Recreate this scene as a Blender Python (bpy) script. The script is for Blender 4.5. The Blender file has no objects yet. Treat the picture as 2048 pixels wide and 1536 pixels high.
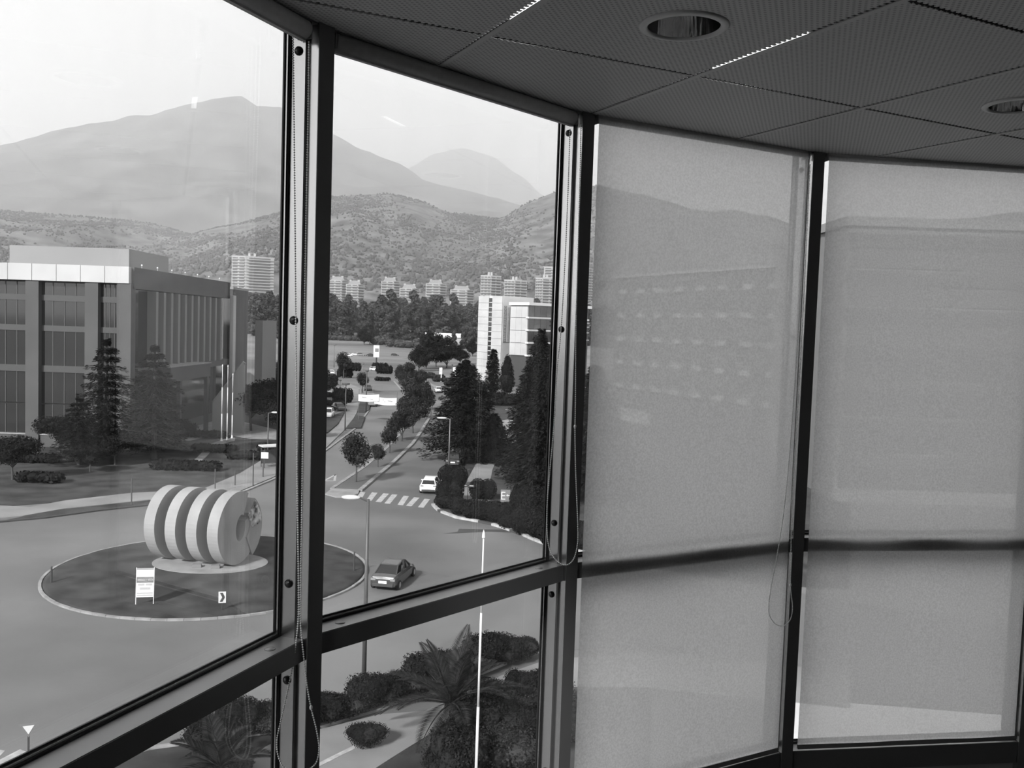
import bpy, math, random
from math import sin, cos, tan, pi, radians, hypot, atan2, sqrt
from mathutils import Vector, Matrix, noise
from mathutils.geometry import tessellate_polygon
random.seed(7)
SC = bpy.context.scene
COL = SC.collection

# ------------------------------------------------------------------ camera, sky, sun, exposure
F_PX, PITCH, ROLL = 1827.4, 0.0614, 0.0336          # focal length for a 2048 x 1536 frame
_r0, _u0 = Vector((1, 0, 0)), Vector((0, sin(PITCH), cos(PITCH)))
C_FWD = Vector((0, cos(PITCH), -sin(PITCH)))
C_RIGHT = cos(ROLL) * _r0 + sin(ROLL) * _u0
C_UP = -sin(ROLL) * _r0 + cos(ROLL) * _u0
cam = bpy.data.objects.new('camera', bpy.data.cameras.new('camera'))
COL.objects.link(cam)
cam.matrix_world = Matrix((( C_RIGHT.x, C_UP.x, -C_FWD.x, 0), (C_RIGHT.y, C_UP.y, -C_FWD.y, 0),
                           (C_RIGHT.z, C_UP.z, -C_FWD.z, 0), (0, 0, 0, 1)))
cam.data.sensor_width = 36
cam.data.lens = 36 * F_PX / 2048
cam.data.clip_start, cam.data.clip_end = 0.02, 40000
SC.camera = cam

W = bpy.data.worlds.new('hazy_sky'); SC.world = W; W.use_nodes = True
nt = W.node_tree; nt.nodes.clear()
def N(t, k, **kw):
    n = t.nodes.new(k)
    for a, b in kw.items(): setattr(n, a, b)
    return n
_tc = N(nt, 'ShaderNodeTexCoord'); _sp = N(nt, 'ShaderNodeSeparateXYZ'); _rp = N(nt, 'ShaderNodeValToRGB')
_bg = N(nt, 'ShaderNodeBackground'); _wo = N(nt, 'ShaderNodeOutputWorld')
nt.links.new(_tc.outputs['Generated'], _sp.inputs[0]); nt.links.new(_sp.outputs['Z'], _rp.inputs[0])
nt.links.new(_rp.outputs[0], _bg.inputs[0]); nt.links.new(_bg.outputs[0], _wo.inputs[0])
_e = _rp.color_ramp.elements
_e[0].position, _e[0].color = 0.0, (1, 1, 1, 1)
_e[1].position, _e[1].color = 0.75, (.26, .26, .26, 1)
_bg.inputs[1].default_value = 1.62

sun = bpy.data.objects.new('sun', bpy.data.lights.new('sun', 'SUN')); COL.objects.link(sun)
SUN_TO = Vector((-.45, -.89, .62))
sun.rotation_euler = SUN_TO.to_track_quat('Z', 'Y').to_euler()
sun.data.energy = 5.0; sun.data.angle = radians(6)

vs = SC.view_settings
vs.view_transform = 'Standard'; vs.look = 'None'; vs.gamma = 1; vs.use_curve_mapping = False
vs.exposure = 0.5
cy = SC.cycles
cy.use_denoising = True
cy.max_bounces = 8; cy.diffuse_bounces = 4; cy.glossy_bounces = 4; cy.transmission_bounces = 6
cy.transparent_max_bounces = 32; cy.volume_bounces = 6

# ------------------------------------------------------------------ survey helpers (a sight line met with a level or with a depth)
GZ = -16.5
def sight(x, y):
    return C_FWD + C_RIGHT * ((x - 1024) / F_PX) - C_UP * ((y - 768) / F_PX)
def at(x, y, z=GZ):
    d = sight(x, y); return d * (z / d.z)
def aty(x, y, Y):
    d = sight(x, y); return d * (Y / d.y)
def xy(p): return (p.x, p.y)

# ------------------------------------------------------------------ materials
def new_mat(name):
    m = bpy.data.materials.new(name); m.use_nodes = True
    t = m.node_tree; t.nodes.clear()
    return m, t, N(t, 'ShaderNodeOutputMaterial')
def pbr(name, v, rough=.6, metal=0., var=0., scale=4., spec=.5, bump=0., bscale=40., v2=None, stretch=None, coord='Object', detail=4.):
    m, t, out = new_mat(name)
    b = N(t, 'ShaderNodeBsdfPrincipled')
    b.inputs['Roughness'].default_value = rough; b.inputs['Metallic'].default_value = metal
    b.inputs['Specular IOR Level'].default_value = spec
    b.inputs['Base Color'].default_value = (v, v, v, 1)
    t.links.new(b.outputs[0], out.inputs[0])
    if var or v2 is not None or bump:
        tc = N(t, 'ShaderNodeTexCoord'); mp = N(t, 'ShaderNodeMapping')
        t.links.new(tc.outputs[coord], mp.inputs[0])
        if stretch: mp.inputs['Scale'].default_value = stretch
    if var or v2 is not None:
        nz = N(t, 'ShaderNodeTexNoise'); nz.inputs['Scale'].default_value = scale; nz.inputs['Detail'].default_value = detail
        rp = N(t, 'ShaderNodeValToRGB')
        lo, hi = (v * (1 - var), v * (1 + var)) if v2 is None else (v, v2)
        rp.color_ramp.elements[0].position, rp.color_ramp.elements[1].position = .33, .67
        rp.color_ramp.elements[0].color = (lo, lo, lo, 1); rp.color_ramp.elements[1].color = (hi, hi, hi, 1)
        t.links.new(mp.outputs[0], nz.inputs[0]); t.links.new(nz.outputs[0], rp.inputs[0]); t.links.new(rp.outputs[0], b.inputs['Base Color'])
    if bump:
        nb = N(t, 'ShaderNodeTexNoise'); nb.inputs['Scale'].default_value = bscale; nb.inputs['Detail'].default_value = 3
        bp = N(t, 'ShaderNodeBump'); bp.inputs['Strength'].default_value = bump; bp.inputs['Distance'].default_value = .02
        t.links.new(mp.outputs[0], nb.inputs[0]); t.links.new(nb.outputs[0], bp.inputs['Height']); t.links.new(bp.outputs[0], b.inputs['Normal'])
    return m
def leaf_mat(name, lo, hi, transl=.25):
    m, t, out = new_mat(name)
    g = N(t, 'ShaderNodeNewGeometry'); rp = N(t, 'ShaderNodeValToRGB')
    rp.color_ramp.elements[0].color = (lo, lo, lo, 1); rp.color_ramp.elements[1].color = (hi, hi, hi, 1)
    t.links.new(g.outputs['Random Per Island'], rp.inputs[0])
    d = N(t, 'ShaderNodeBsdfDiffuse'); tr = N(t, 'ShaderNodeBsdfTranslucent'); mx = N(t, 'ShaderNodeMixShader')
    mx.inputs[0].default_value = transl
    t.links.new(rp.outputs[0], d.inputs[0]); t.links.new(rp.outputs[0], tr.inputs[0])
    t.links.new(d.outputs[0], mx.inputs[1]); t.links.new(tr.outputs[0], mx.inputs[2]); t.links.new(mx.outputs[0], out.inputs[0])
    return m
def glow(name, s):
    m, t, out = new_mat(name); e = N(t, 'ShaderNodeEmission'); e.inputs[1].default_value = s
    t.links.new(e.outputs[0], out.inputs[0]); return m
def window_glass():
    m, t, out = new_mat('window_glass')
    tr = N(t, 'ShaderNodeBsdfTransparent'); gl = N(t, 'ShaderNodeBsdfGlossy'); pass
    tr.inputs[0].default_value = (.97, .97, .97, 1)
    gl.inputs['Roughness'].default_value = 0.0
    lw = N(t, 'ShaderNodeLayerWeight'); lw.inputs[0].default_value = .5
    p5 = N(t, 'ShaderNodeMath', operation='POWER'); p5.inputs[1].default_value = 5
    mu = N(t, 'ShaderNodeMath', operation='MULTIPLY_ADD'); mu.inputs[1].default_value = .91; mu.inputs[2].default_value = .088
    t.links.new(lw.outputs['Facing'], p5.inputs[0]); t.links.new(p5.outputs[0], mu.inputs[0])
    mx = N(t, 'ShaderNodeMixShader')
    t.links.new(mu.outputs[0], mx.inputs[0]); t.links.new(tr.outputs[0], mx.inputs[1]); t.links.new(gl.outputs[0], mx.inputs[2])
    # faint dust film, thicker in smears
    tc = N(t, 'ShaderNodeTexCoord'); mp = N(t, 'ShaderNodeMapping'); mp.inputs['Scale'].default_value = (9, 9, 1.4)
    nz = N(t, 'ShaderNodeTexNoise'); nz.inputs['Scale'].default_value = 1.0; nz.inputs['Detail'].default_value = 5
    t.links.new(tc.outputs['Object'], mp.inputs[0]); t.links.new(mp.outputs[0], nz.inputs[0])
    rp = N(t, 'ShaderNodeMapRange'); rp.inputs[1].default_value = .45; rp.inputs[2].default_value = .8
    rp.inputs[3].default_value = .002; rp.inputs[4].default_value = .014
    t.links.new(nz.outputs[0], rp.inputs[0])
    du = N(t, 'ShaderNodeBsdfTranslucent'); du.inputs[0].default_value = (.8, .8, .8, 1)
    m2 = N(t, 'ShaderNodeMixShader')
    t.links.new(rp.outputs[0], m2.inputs[0]); t.links.new(mx.outputs[0], m2.inputs[1]); t.links.new(du.outputs[0], m2.inputs[2])
    t.links.new(m2.outputs[0], out.inputs[0]); return m
def screen_fabric():
    m, t, out = new_mat('screen_fabric')
    tc = N(t, 'ShaderNodeTexCoord'); nz = N(t, 'ShaderNodeTexNoise'); nz.inputs['Scale'].default_value = 170; nz.inputs['Detail'].default_value = 2
    t.links.new(tc.outputs['Object'], nz.inputs[0])
    rp = N(t, 'ShaderNodeMapRange'); rp.inputs[1].default_value = .3; rp.inputs[2].default_value = .7; rp.inputs[3].default_value = .64; rp.inputs[4].default_value = .80
    t.links.new(nz.outputs[0], rp.inputs[0])
    cb = N(t, 'ShaderNodeCombineColor')
    for i in range(3): t.links.new(rp.outputs[0], cb.inputs[i])
    d = N(t, 'ShaderNodeBsdfDiffuse'); tr = N(t, 'ShaderNodeBsdfTranslucent'); tp = N(t, 'ShaderNodeBsdfTransparent')
    t.links.new(cb.outputs[0], d.inputs[0]); t.links.new(cb.outputs[0], tr.inputs[0])
    a = N(t, 'ShaderNodeMixShader'); a.inputs[0].default_value = .80
    t.links.new(d.outputs[0], a.inputs[1]); t.links.new(tr.outputs[0], a.inputs[2])
    b = N(t, 'ShaderNodeMixShader'); b.inputs[0].default_value = .16
    t.links.new(a.outputs[0], b.inputs[1]); t.links.new(tp.outputs[0], b.inputs[2]); t.links.new(b.outputs[0], out.inputs[0])
    return m
def perforated():
    m, t, out = new_mat('perforated_tile')
    b = N(t, 'ShaderNodeBsdfPrincipled'); b.inputs['Roughness'].default_value = .55
    tc = N(t, 'ShaderNodeTexCoord'); mp = N(t, 'ShaderNodeMapping')
    mp.inputs['Rotation'].default_value = (0, 0, 0); mp.inputs['Scale'].default_value = (1 / .0165, 1 / .0165, 0)
    t.links.new(tc.outputs['Object'], mp.inputs[0])
    def dots(off):
        ad = N(t, 'ShaderNodeVectorMath', operation='ADD'); ad.inputs[1].default_value = (off, off, 0)
        fr = N(t, 'ShaderNodeVectorMath', operation='FRACTION'); sb = N(t, 'ShaderNodeVectorMath', operation='SUBTRACT'); sb.inputs[1].default_value = (.5, .5, 0)
        ln = N(t, 'ShaderNodeVectorMath', operation='LENGTH')
        t.links.new(mp.outputs[0], ad.inputs[0]); t.links.new(ad.outputs[0], fr.inputs[0]); t.links.new(fr.outputs[0], sb.inputs[0]); t.links.new(sb.outputs[0], ln.inputs[0])
        return ln.outputs['Value']
    mn = N(t, 'ShaderNodeMath', operation='MINIMUM')
    t.links.new(dots(0), mn.inputs[0]); t.links.new(dots(.5), mn.inputs[1])
    rp = N(t, 'ShaderNodeValToRGB')
    rp.color_ramp.elements[0].position = .16; rp.color_ramp.elements[0].color = (.25, .25, .25, 1)
    rp.color_ramp.elements[1].position = .24; rp.color_ramp.elements[1].color = (.47, .47, .47, 1)
    t.links.new(mn.outputs[0], rp.inputs[0]); t.links.new(rp.outputs[0], b.inputs['Base Color'])
    t.links.new(b.outputs[0], out.inputs[0]); return m

M = dict(
    alu=pbr('anodised_aluminium', .47, .22, .95, var=.05, scale=6, stretch=(4, 4, .4)), alu_rail=pbr('satin_rail', .30, .42, .55, var=.05, scale=6),
    alu_dark=pbr('shaded_aluminium', .15, .4, .3),  # aluminium with the dim room's shade put into its colour
    rubber=pbr('black_rubber', .012, .5), plug=pbr('black_plastic', .012, .3), disc=pbr('screw_cover', .30, .4, .4),
    glass=window_glass(), fabric=screen_fabric(), roll=pbr('rolled_fabric', .50, .8, var=.06, scale=60),
    bead=pbr('chain_bead', .85, .3), bracket=pbr('bracket_metal', .30, .4, .5),
    perf=perforated(), bar=pbr('ceiling_bar', .46, .5), plenum=pbr('plenum', .05, .9), trimr=pbr('ceiling_edge_trim', .16, .5),
    lampring=pbr('downlight_ring', .55, .4), reflector=pbr('rippled_reflector', .45, .12, 1., bump=.9, bscale=22, stretch=(1, 1, .12)),
    tube_on=glow('fluorescent_glow', 2.6),
    wallp=pbr('painted_wall', .38, .8, var=.03), floorm=pbr('grey_carpet', .09, .95, var=.2, scale=60),
    asphalt=pbr('asphalt', .082, .9, v2=.165, scale=.07, detail=12, coord='Object'), asphalt_old=pbr('worn_asphalt', .15, .9, v2=.19, scale=.2, detail=6),
    paving=pbr('pale_paving', .17, .9, v2=.24, scale=.35, detail=8), concrete=pbr('concrete', .19, .85, v2=.29, scale=.8, detail=8), kerb=pbr('kerb_stone', .24, .8, var=.25, scale=1.2),
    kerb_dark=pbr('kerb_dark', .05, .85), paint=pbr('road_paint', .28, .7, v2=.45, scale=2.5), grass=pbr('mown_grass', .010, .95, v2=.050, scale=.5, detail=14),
    drygrass=pbr('dry_grass', .06, .95, v2=.12, scale=.12, detail=8), field=pbr('field', .075, .95, v2=.19, scale=.02, detail=9, stretch=(.35, 1.6, 1)),
    white=pbr('white_paint', .60, .5), offwhite=pbr('off_white', .55, .6, var=.06, scale=.4), grey=pbr('grey_paint', .28, .5), dark=pbr('dark_paint', .045, .5), midgrey=pbr('mid_grey', .16, .6),
    steel=pbr('galvanised_steel', .14, .5, .3), lampmetal=pbr('lamp_post_metal', .075, .5, .2), lamphead=pbr('lamp_head', .5, .4),
    stone=pbr('sculpture_stone', .225, .75, v2=.285, scale=.5), mosaic=pbr('mosaic', .03, .35, v2=.55, scale=2.6, detail=3),
    darkglass=pbr('dark_glazing', .02, .06, 0, spec=.7), greyglass=pbr('grey_glazing', .07, .12, 0, spec=.6),
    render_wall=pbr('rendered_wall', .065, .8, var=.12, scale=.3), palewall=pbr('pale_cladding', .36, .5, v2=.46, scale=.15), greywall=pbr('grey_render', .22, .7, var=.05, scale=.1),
    apt=pbr('apartment_render', .36, .8, var=.05, scale=.1), aptdark=pbr('apartment_pane', .10, .6), roofm=pbr('roof_sheet', .22, .7),  # apartment_render for walls, the darker tone for window panes
    bark=pbr('bark', .055, .95), palmbark=pbr('palm_bark', .07, .95),
    leaf=leaf_mat('broad_leaf', .014, .055), leaf_dark=leaf_mat('dark_leaf', .008, .03), leaf_con=leaf_mat('conifer_needle', .006, .026),
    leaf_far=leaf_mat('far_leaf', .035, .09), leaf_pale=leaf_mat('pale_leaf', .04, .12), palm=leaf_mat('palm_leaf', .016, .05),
    carwhite=pbr('car_white', .72, .25, spec=.6), carsilver=pbr('car_silver', .30, .25, .5), cardark=pbr('car_dark', .045, .2, .2, spec=.7), carglass=pbr('car_glass', .02, .05, spec=.8),
    cargrey=pbr('car_grey', .085, .18, .45, spec=.8),
    tyre=pbr('tyre', .012, .8), rim=pbr('wheel_rim', .45, .3, .6), lens=pbr('light_lens', .22, .2), plate=pbr('number_plate', .85, .4),
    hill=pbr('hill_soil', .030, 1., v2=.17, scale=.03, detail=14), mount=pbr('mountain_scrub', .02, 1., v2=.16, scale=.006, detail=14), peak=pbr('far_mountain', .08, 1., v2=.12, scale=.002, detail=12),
    soil=pbr('pale_soil', .20, 1., v2=.32, scale=.01, detail=8),
    text_dark=pbr('print_dark', .08, .7), text_grey=pbr('print_grey', .38, .7),
)

# ------------------------------------------------------------------ mesh builder
class MB:
    def __init__(s): s.v = []; s.f = []
    def add(s, vs_, fs_):
        o = len(s.v); s.v += [tuple(p) for p in vs_]; s.f += [tuple(i + o for i in f) for f in fs_]; return s
    def box(s, c, d, rz=0, tilt=None):
        h = [x / 2 for x in d]; m = Matrix.Rotation(rz, 3, 'Z')
        if tilt: m = m @ Matrix.Rotation(tilt[1], 3, tilt[0])
        vs_ = [Vector(c) + m @ Vector((sx * h[0], sy * h[1], sz * h[2])) for sz in (-1, 1) for sx, sy in ((-1, -1), (1, -1), (1, 1), (-1, 1))]
        return s.add(vs_, [(3, 2, 1, 0), (4, 5, 6, 7), (0, 1, 5, 4), (1, 2, 6, 5), (2, 3, 7, 6), (3, 0, 4, 7)])
    def span(s, a, b): return s.box([(a[i] + b[i]) / 2 for i in range(3)], [abs(b[i] - a[i]) for i in range(3)])
    def prism(s, poly, z0, z1, hole=None):
        area = sum(poly[i][0] * poly[(i + 1) % len(poly)][1] - poly[(i + 1) % len(poly)][0] * poly[i][1] for i in range(len(poly)))
        if area < 0: poly = poly[::-1]
        n = len(poly); loops = [[Vector((p[0], p[1], 0)) for p in poly]]
        if hole: loops.append([Vector((p[0], p[1], 0)) for p in hole])
        tris = tessellate_polygon(loops)
        allp = [p for l in loops for p in l]
        fs_ = []
        k = len(allp)
        for t in tris:
            a, b, c = [allp[i] for i in t]
            if (b - a).cross(c - a).z < 0: t = t[::-1]
            fs_.append(tuple(i + k for i in t)); fs_.append(tuple(reversed(t)))
        o = 0
        for l in loops:
            m = len(l)
            for i in range(m):
                j = (i + 1) % m; fs_.append((o + i, o + j, o + j + k, o + i + k))
            o += m
        return s.add([(p.x, p.y, z0) for p in allp] + [(p.x, p.y, z1) for p in allp], fs_)
    def cyl(s, p0, p1, r0, r1=None, n=10, cap=True):
        r1 = r0 if r1 is None else r1
        p0, p1 = Vector(p0), Vector(p1); d = (p1 - p0).normalized()
        a = d.orthogonal().normalized(); b = d.cross(a)
        vs_ = [p + r * (cos(2 * pi * i / n) * a + sin(2 * pi * i / n) * b) for p, r in ((p0, r0), (p1, r1)) for i in range(n)]
        fs_ = [(i, (i + 1) % n, n + (i + 1) % n, n + i) for i in range(n)]
        if cap: fs_ += [tuple(range(n - 1, -1, -1)), tuple(range(n, 2 * n))]
        return s.add(vs_, fs_)
    def path(s, pts, radii, n=8):
        for i in range(len(pts) - 1): s.cyl(pts[i], pts[i + 1], radii[i], radii[i + 1], n)
        return s
    def lathe(s, prof, n=24, c=(0, 0, 0), close=False):
        c = Vector(c); m = len(prof)
        vs_ = [c + Vector((r * cos(2 * pi * i / n), r * sin(2 * pi * i / n), z)) for r, z in prof for i in range(n)]
        fs_ = []
        for k in range(m if close else m - 1):
            kk = (k + 1) % m
            for i in range(n): j = (i + 1) % n; fs_.append((k * n + i, k * n + j, kk * n + j, kk * n + i))
        return s.add(vs_, fs_)
    def blob(s, c, r, n=8, m=5, jit=0.):
        c = Vector(c); r = r if hasattr(r, '__len__') else (r, r, r)
        vs_ = [c + Vector((0, 0, -r[2]))]; fs_ = []
        for k in range(1, m):
            a = pi * k / m - pi / 2
            for i in range(n):
                q = 1 + random.uniform(-jit, jit)
                vs_.append(c + Vector((r[0] * cos(a) * cos(2 * pi * i / n) * q, r[1] * cos(a) * sin(2 * pi * i / n) * q, r[2] * sin(a) * q)))
        vs_.append(c + Vector((0, 0, r[2]))); L = len(vs_) - 1
        for i in range(n): fs_.append((0, 1 + (i + 1) % n, 1 + i))
        for k in range(m - 2):
            for i in range(n): j = (i + 1) % n; a = 1 + k * n; fs_.append((a + i, a + j, a + n + j, a + n + i))
        a = 1 + (m - 2) * n
        for i in range(n): fs_.append((a + i, a + (i + 1) % n, L))
        return s.add(vs_, fs_)
    def leaves(s, c, r, cnt, size, shell=.35, flat=.0):
        c = Vector(c); r = r if hasattr(r, '__len__') else (r, r, r)
        for _ in range(cnt):
            d = Vector((random.gauss(0, 1), random.gauss(0, 1), random.gauss(0, 1))).normalized()
            q = random.uniform(shell, 1) ** .6
            p = c + Vector((d.x * r[0], d.y * r[1], d.z * r[2])) * q
            nn = (d + Vector((random.uniform(-.8, .8), random.uniform(-.8, .8), random.uniform(-.6, .8) + flat))).normalized()
            a = nn.orthogonal().normalized(); a.rotate(Matrix.Rotation(random.uniform(0, 6.28), 3, nn)); b = nn.cross(a)
            z = size * random.uniform(.6, 1.3)
            s.add([p - a * z * .5, p + b * z * .32, p + a * z * .5, p - b * z * .32], [(0, 1, 2, 3)])
        return s
    def mesh(s, name, mat, smooth=False):
        me = bpy.data.meshes.new(name); me.from_pydata(s.v, [], s.f); me.update()
        if mat: me.materials.append(mat)
        if smooth: me.polygons.foreach_set('use_smooth', [True] * len(me.polygons))
        return me
def link(name, data, parent=None, loc=(0, 0, 0), rz=0, label=None, cat=None, group=None, kind=None):
    o = bpy.data.objects.new(name, data); COL.objects.link(o); o.location = loc; o.rotation_euler = (0, 0, rz)
    if parent: o.parent = parent
    if label: o['label'] = label
    if cat: o['category'] = cat
    if group: o['group'] = group
    if kind: o['kind'] = kind
    return o
def obj(name, mb, mat, parent=None, smooth=False, **kw):
    return link(name, mb.mesh(name, M[mat] if isinstance(mat, str) else mat, smooth), parent, **kw)
def thing(name, loc=(0, 0, 0), rz=0, label=None, cat=None, group=None, kind=None):
    return link(name, None, None, loc, rz, label, cat, group, kind)
def copy_tree(o, parent=None):
    c = o.copy(); COL.objects.link(c); c.parent = parent
    for ch in o.children: copy_tree(ch, c)
    return c
def text(body, size, mat, parent, mtx, name='lettering', extrude=.004, align='CENTER', width=None, fit=None):
    cu = bpy.data.curves.new(name, 'FONT'); cu.body = body; cu.size = size; cu.extrude = extrude
    cu.align_x = align; cu.align_y = 'CENTER'
    tmp = bpy.data.objects.new('tmp', cu); COL.objects.link(tmp)
    bpy.context.view_layer.update()
    me = bpy.data.meshes.new_from_object(tmp.evaluated_get(bpy.context.evaluated_depsgraph_get()))
    bpy.data.objects.remove(tmp); me.name = name
    if fit:
        xs = [v.co.x for v in me.vertices]; ys = [v.co.y for v in me.vertices]
        sx, sy = fit[0] / (max(xs) - min(xs)), fit[1] / (max(ys) - min(ys)); cx, cyy = (max(xs) + min(xs)) / 2, (max(ys) + min(ys)) / 2
        for v in me.vertices: v.co = ((v.co.x - cx) * sx, (v.co.y - cyy) * sy, v.co.z)
    me.materials.clear(); me.materials.append(M[mat])
    o = link(name, me, parent); o.matrix_local = mtx
    return o
def upright(loc, right, up=(0, 0, 1)):
    r = Vector(right).normalized(); u = Vector(up).normalized(); n = r.cross(u)
    return Matrix(((r.x, u.x, n.x, loc[0]), (r.y, u.y, n.y, loc[1]), (r.z, u.z, n.z, loc[2]), (0, 0, 0, 1)))

# ================================================================== THE ROOM (curved glazed corner, eye level is z = 0)
CX, CY, AP = 2.0487, 0.6306, 2.897                 # centre of the curve, apothem of the rail fronts
TH0, STEP = 0.3714, 0.3472
HW = AP * tan(STEP / 2)
Z_CEIL, Z_TR, Z_SILL, Z_FLOOR = .68, -.756, -1.585, -1.756
def facet(k):
    th = TH0 + k * STEP; n = Vector((-cos(th), sin(th), 0)); return Vector((CX, CY, 0)) + n * AP, pi / 2 - th
def vertex(k, r):                                  # vertex between facet k-1 and k
    th = TH0 + (k - .5) * STEP; return Vector((CX - cos(th) * r, CY + sin(th) * r, 0)), pi / 2 - th
K0, K1 = -1, 5                                     # facets built, K1 not included
rim_out = [vertex(k, 3.16)[0] for k in range(K0, K1 + 1)]
rim_in = [vertex(k, 2.99)[0] for k in range(K0, K1 + 1)]
back = [Vector((5.15, .9, 0)), Vector((5.15, -3.2, 0)), Vector((-1.25, -3.2, 0))]
plan = [xy(p) for p in rim_out] + [xy(p) for p in back]
obj('floor', MB().prism(plan, Z_FLOOR - .3, Z_FLOOR), 'floorm', kind='structure', label='dark grey carpeted floor of the office')
ceil = obj('ceiling', MB().prism(plan, .80, 1.1), 'plenum', kind='structure', label='dark slab above the suspended perforated ceiling')
wl = [rim_in[-1]] + back + [rim_in[0]]
for i, nm in enumerate(('wall_right', 'wall_side', 'wall_back', 'wall_left')):
    a, b = wl[i], wl[i + 1]; d = (b - a); L = d.length; d /= L; n = Vector((-d.y, d.x, 0))
    q = [a, b, b + n * .12, a + n * .12]
    obj(nm, MB().prism([xy(p) for p in q], Z_FLOOR, .8), 'wallp', kind='structure', label='plain painted office wall')

# --- suspended ceiling: perforated metal tiles between light bars, edges notched by the perforation
PHI = radians(26.8); E1 = Vector((cos(PHI), sin(PHI))); E2 = Vector((sin(PHI), -cos(PHI)))
T0 = Vector((-.0848, 2.188)); S1, S2 = .61, .664
PITCH_H = .0165
R_EDGE = 2.935
circle = [Vector((CX + R_EDGE * cos(2 * pi * i / 144), CY + R_EDGE * sin(2 * pi * i / 144))) for i in range(144)]
def clip(poly, conv):
    out = poly
    for i in range(len(conv)):
        a, b = conv[i], conv[(i + 1) % len(conv)]; e = b - a; inp, out = out, []
        if not inp: return []
        side = lambda p: e.x * (p.y - a.y) - e.y * (p.x - a.x)
        if all(side(p) >= 0 for p in inp): out = inp; continue
        for j in range(len(inp)):
            p, q = inp[j - 1], inp[j]; sp, sq = side(p), side(q)
            if sq >= 0:
                if sp < 0: out.append(p + (q - p) * (sp / (sp - sq)))
                out.append(q)
            elif sp >= 0: out.append(p + (q - p) * (sp / (sp - sq)))
    return out
def notched(a, b, depth):                          # points from a to b with half-hole notches
    d = b - a; L = d.length; d = d / L; n = Vector((-d.y, d.x)); k = int(L / PITCH_H); pts = [a]
    o = (L - k * PITCH_H) / 2
    for i in range(k):
        s = o + i * PITCH_H
        pts += [a + d * (s + .0035), a + d * (s + .0045) + n * depth, a + d * (s + .012) + n * depth, a + d * (s + .013)]
    return pts
LIGHTS = [(0, .354, 2.07), (0, *xy(at(2040, 210, Z_CEIL)))]
tile_mesh = None
for i in range(-2, 9):
    for j in range(-2, 8):
        o = T0 + E1 * (i * S1) + E2 * (j * S2)
        g = .004
        c = [o + E1 * .010 + E2 * g, o + E1 * .010 + E2 * (S2 - g), o + E1 * (S1 - .009) + E2 * (S2 - g), o + E1 * (S1 - .009) + E2 * g]
        far = min((p - Vector((CX, CY))).length for p in c)
        if far > R_EDGE: continue
        near = -3 < i < 6 and -2 < j < 2
        if near: poly = notched(c[0], c[1], .0) [:1] + [c[1]] + notched(c[1], c[2], .004)[1:] + [c[2]] + notched(c[2], c[3], .0085)[1:] + [c[3]] + notched(c[3], c[0], .006)[1:]
        else: poly = c
        inside = all((p - Vector((CX, CY))).length < R_EDGE for p in poly)
        poly = clip(poly, circle)
        if len(poly) < 3: continue
        hole = None
        cen = o + E1 * S1 / 2 + E2 * S2 / 2
        for _, lx, ly in LIGHTS:
            q = Vector((lx, ly)) - o
            if 0 < q.dot(E1) < S1 and 0 < q.dot(E2) < S2:
                hole = [(lx + .088 * cos(-2 * pi * t / 40), ly + .088 * sin(-2 * pi * t / 40)) for t in range(40)]
        R = lambda p: ((p[0] - o.x) * E1.x + (p[1] - o.y) * E1.y, (p[0] - o.x) * (-E1.y) + (p[1] - o.y) * E1.x)
        if inside and not hole and not near and tile_mesh: me = tile_mesh
        else:
            me = MB().prism([R(p) for p in poly], 0, .002, [R(p) for p in hole] if hole else None).mesh('ceiling_tile', M['perf'])
            if inside and not hole and not near: tile_mesh = me
        link('ceiling_tile', me, ceil, (o.x, o.y, Z_CEIL), PHI)
for i in range(-2, 9):                              # bars run towards the glass
    a = T0 + E1 * (i * S1) - E2 * 4; b = a + E2 * 9
    d = b - a; f = a - Vector((CX, CY)); A_, B_, C_ = d.dot(d), 2 * f.dot(d), f.dot(f) - (R_EDGE - .01) ** 2
    D_ = B_ * B_ - 4 * A_ * C_
    if D_ <= 0: continue
    t0, t1 = (-B_ - sqrt(D_)) / 2 / A_, (-B_ + sqrt(D_)) / 2 / A_
    p, q = a + d * t0, a + d * t1
    obj('ceiling_bar', MB().box((0, 0, 0), ((q - p).length, .014, .0025)), 'bar', ceil, loc=((p.x + q.x) / 2, (p.y + q.y) / 2, Z_CEIL - .0007), rz=atan2(E2.y, E2.x))
# edge trim following the curve of the glass
pr = [(R_EDGE - .004, Z_CEIL - .004), (R_EDGE + .014, Z_CEIL - .004), (R_EDGE + .014, Z_CEIL + .12), (R_EDGE - .004, Z_CEIL + .12)]
obj('trim_1', MB().lathe(pr, 144, (CX, CY, 0), close=True), 'trimr', smooth=False, kind='structure', label='thin dark curved trim where the ceiling meets the glass')
# fluorescent tubes above the ceiling, their light showing through the notched joints
def plenum_tube(i, s0, s1, lab, off):
    p = T0 + E1 * (i * S1 + off) + E2 * s0; q = T0 + E1 * (i * S1 + off) + E2 * s1
    t = thing('fluorescent_tube', ((p.x + q.x) / 2, (p.y + q.y) / 2, Z_CEIL + .05), atan2(E2.y, E2.x), lab, 'light', 'tubes above the ceiling tiles')
    L = (q - p).length / 2
    obj('glass_tube', MB().cyl((-L, 0, 0), (L, 0, 0), .019, n=12), 'tube_on', t)
    for s in (-1, 1): obj('end_cap', MB().cyl((s * L, 0, 0), (s * (L + .015), 0, 0), .014, n=12), 'grey', t)
    obj('batten', MB().box((0, 0, .032), (2 * L + .06, .045, .03)), 'grey', t)
plenum_tube(0, .0, .6, 'lit tube glinting as white teeth along the ceiling joint beside a blank corner tile', .075)
plenum_tube(1, -.05, .30, 'lit tube glinting as white dots along the ceiling joint beside the round downlight', .11)
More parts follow.
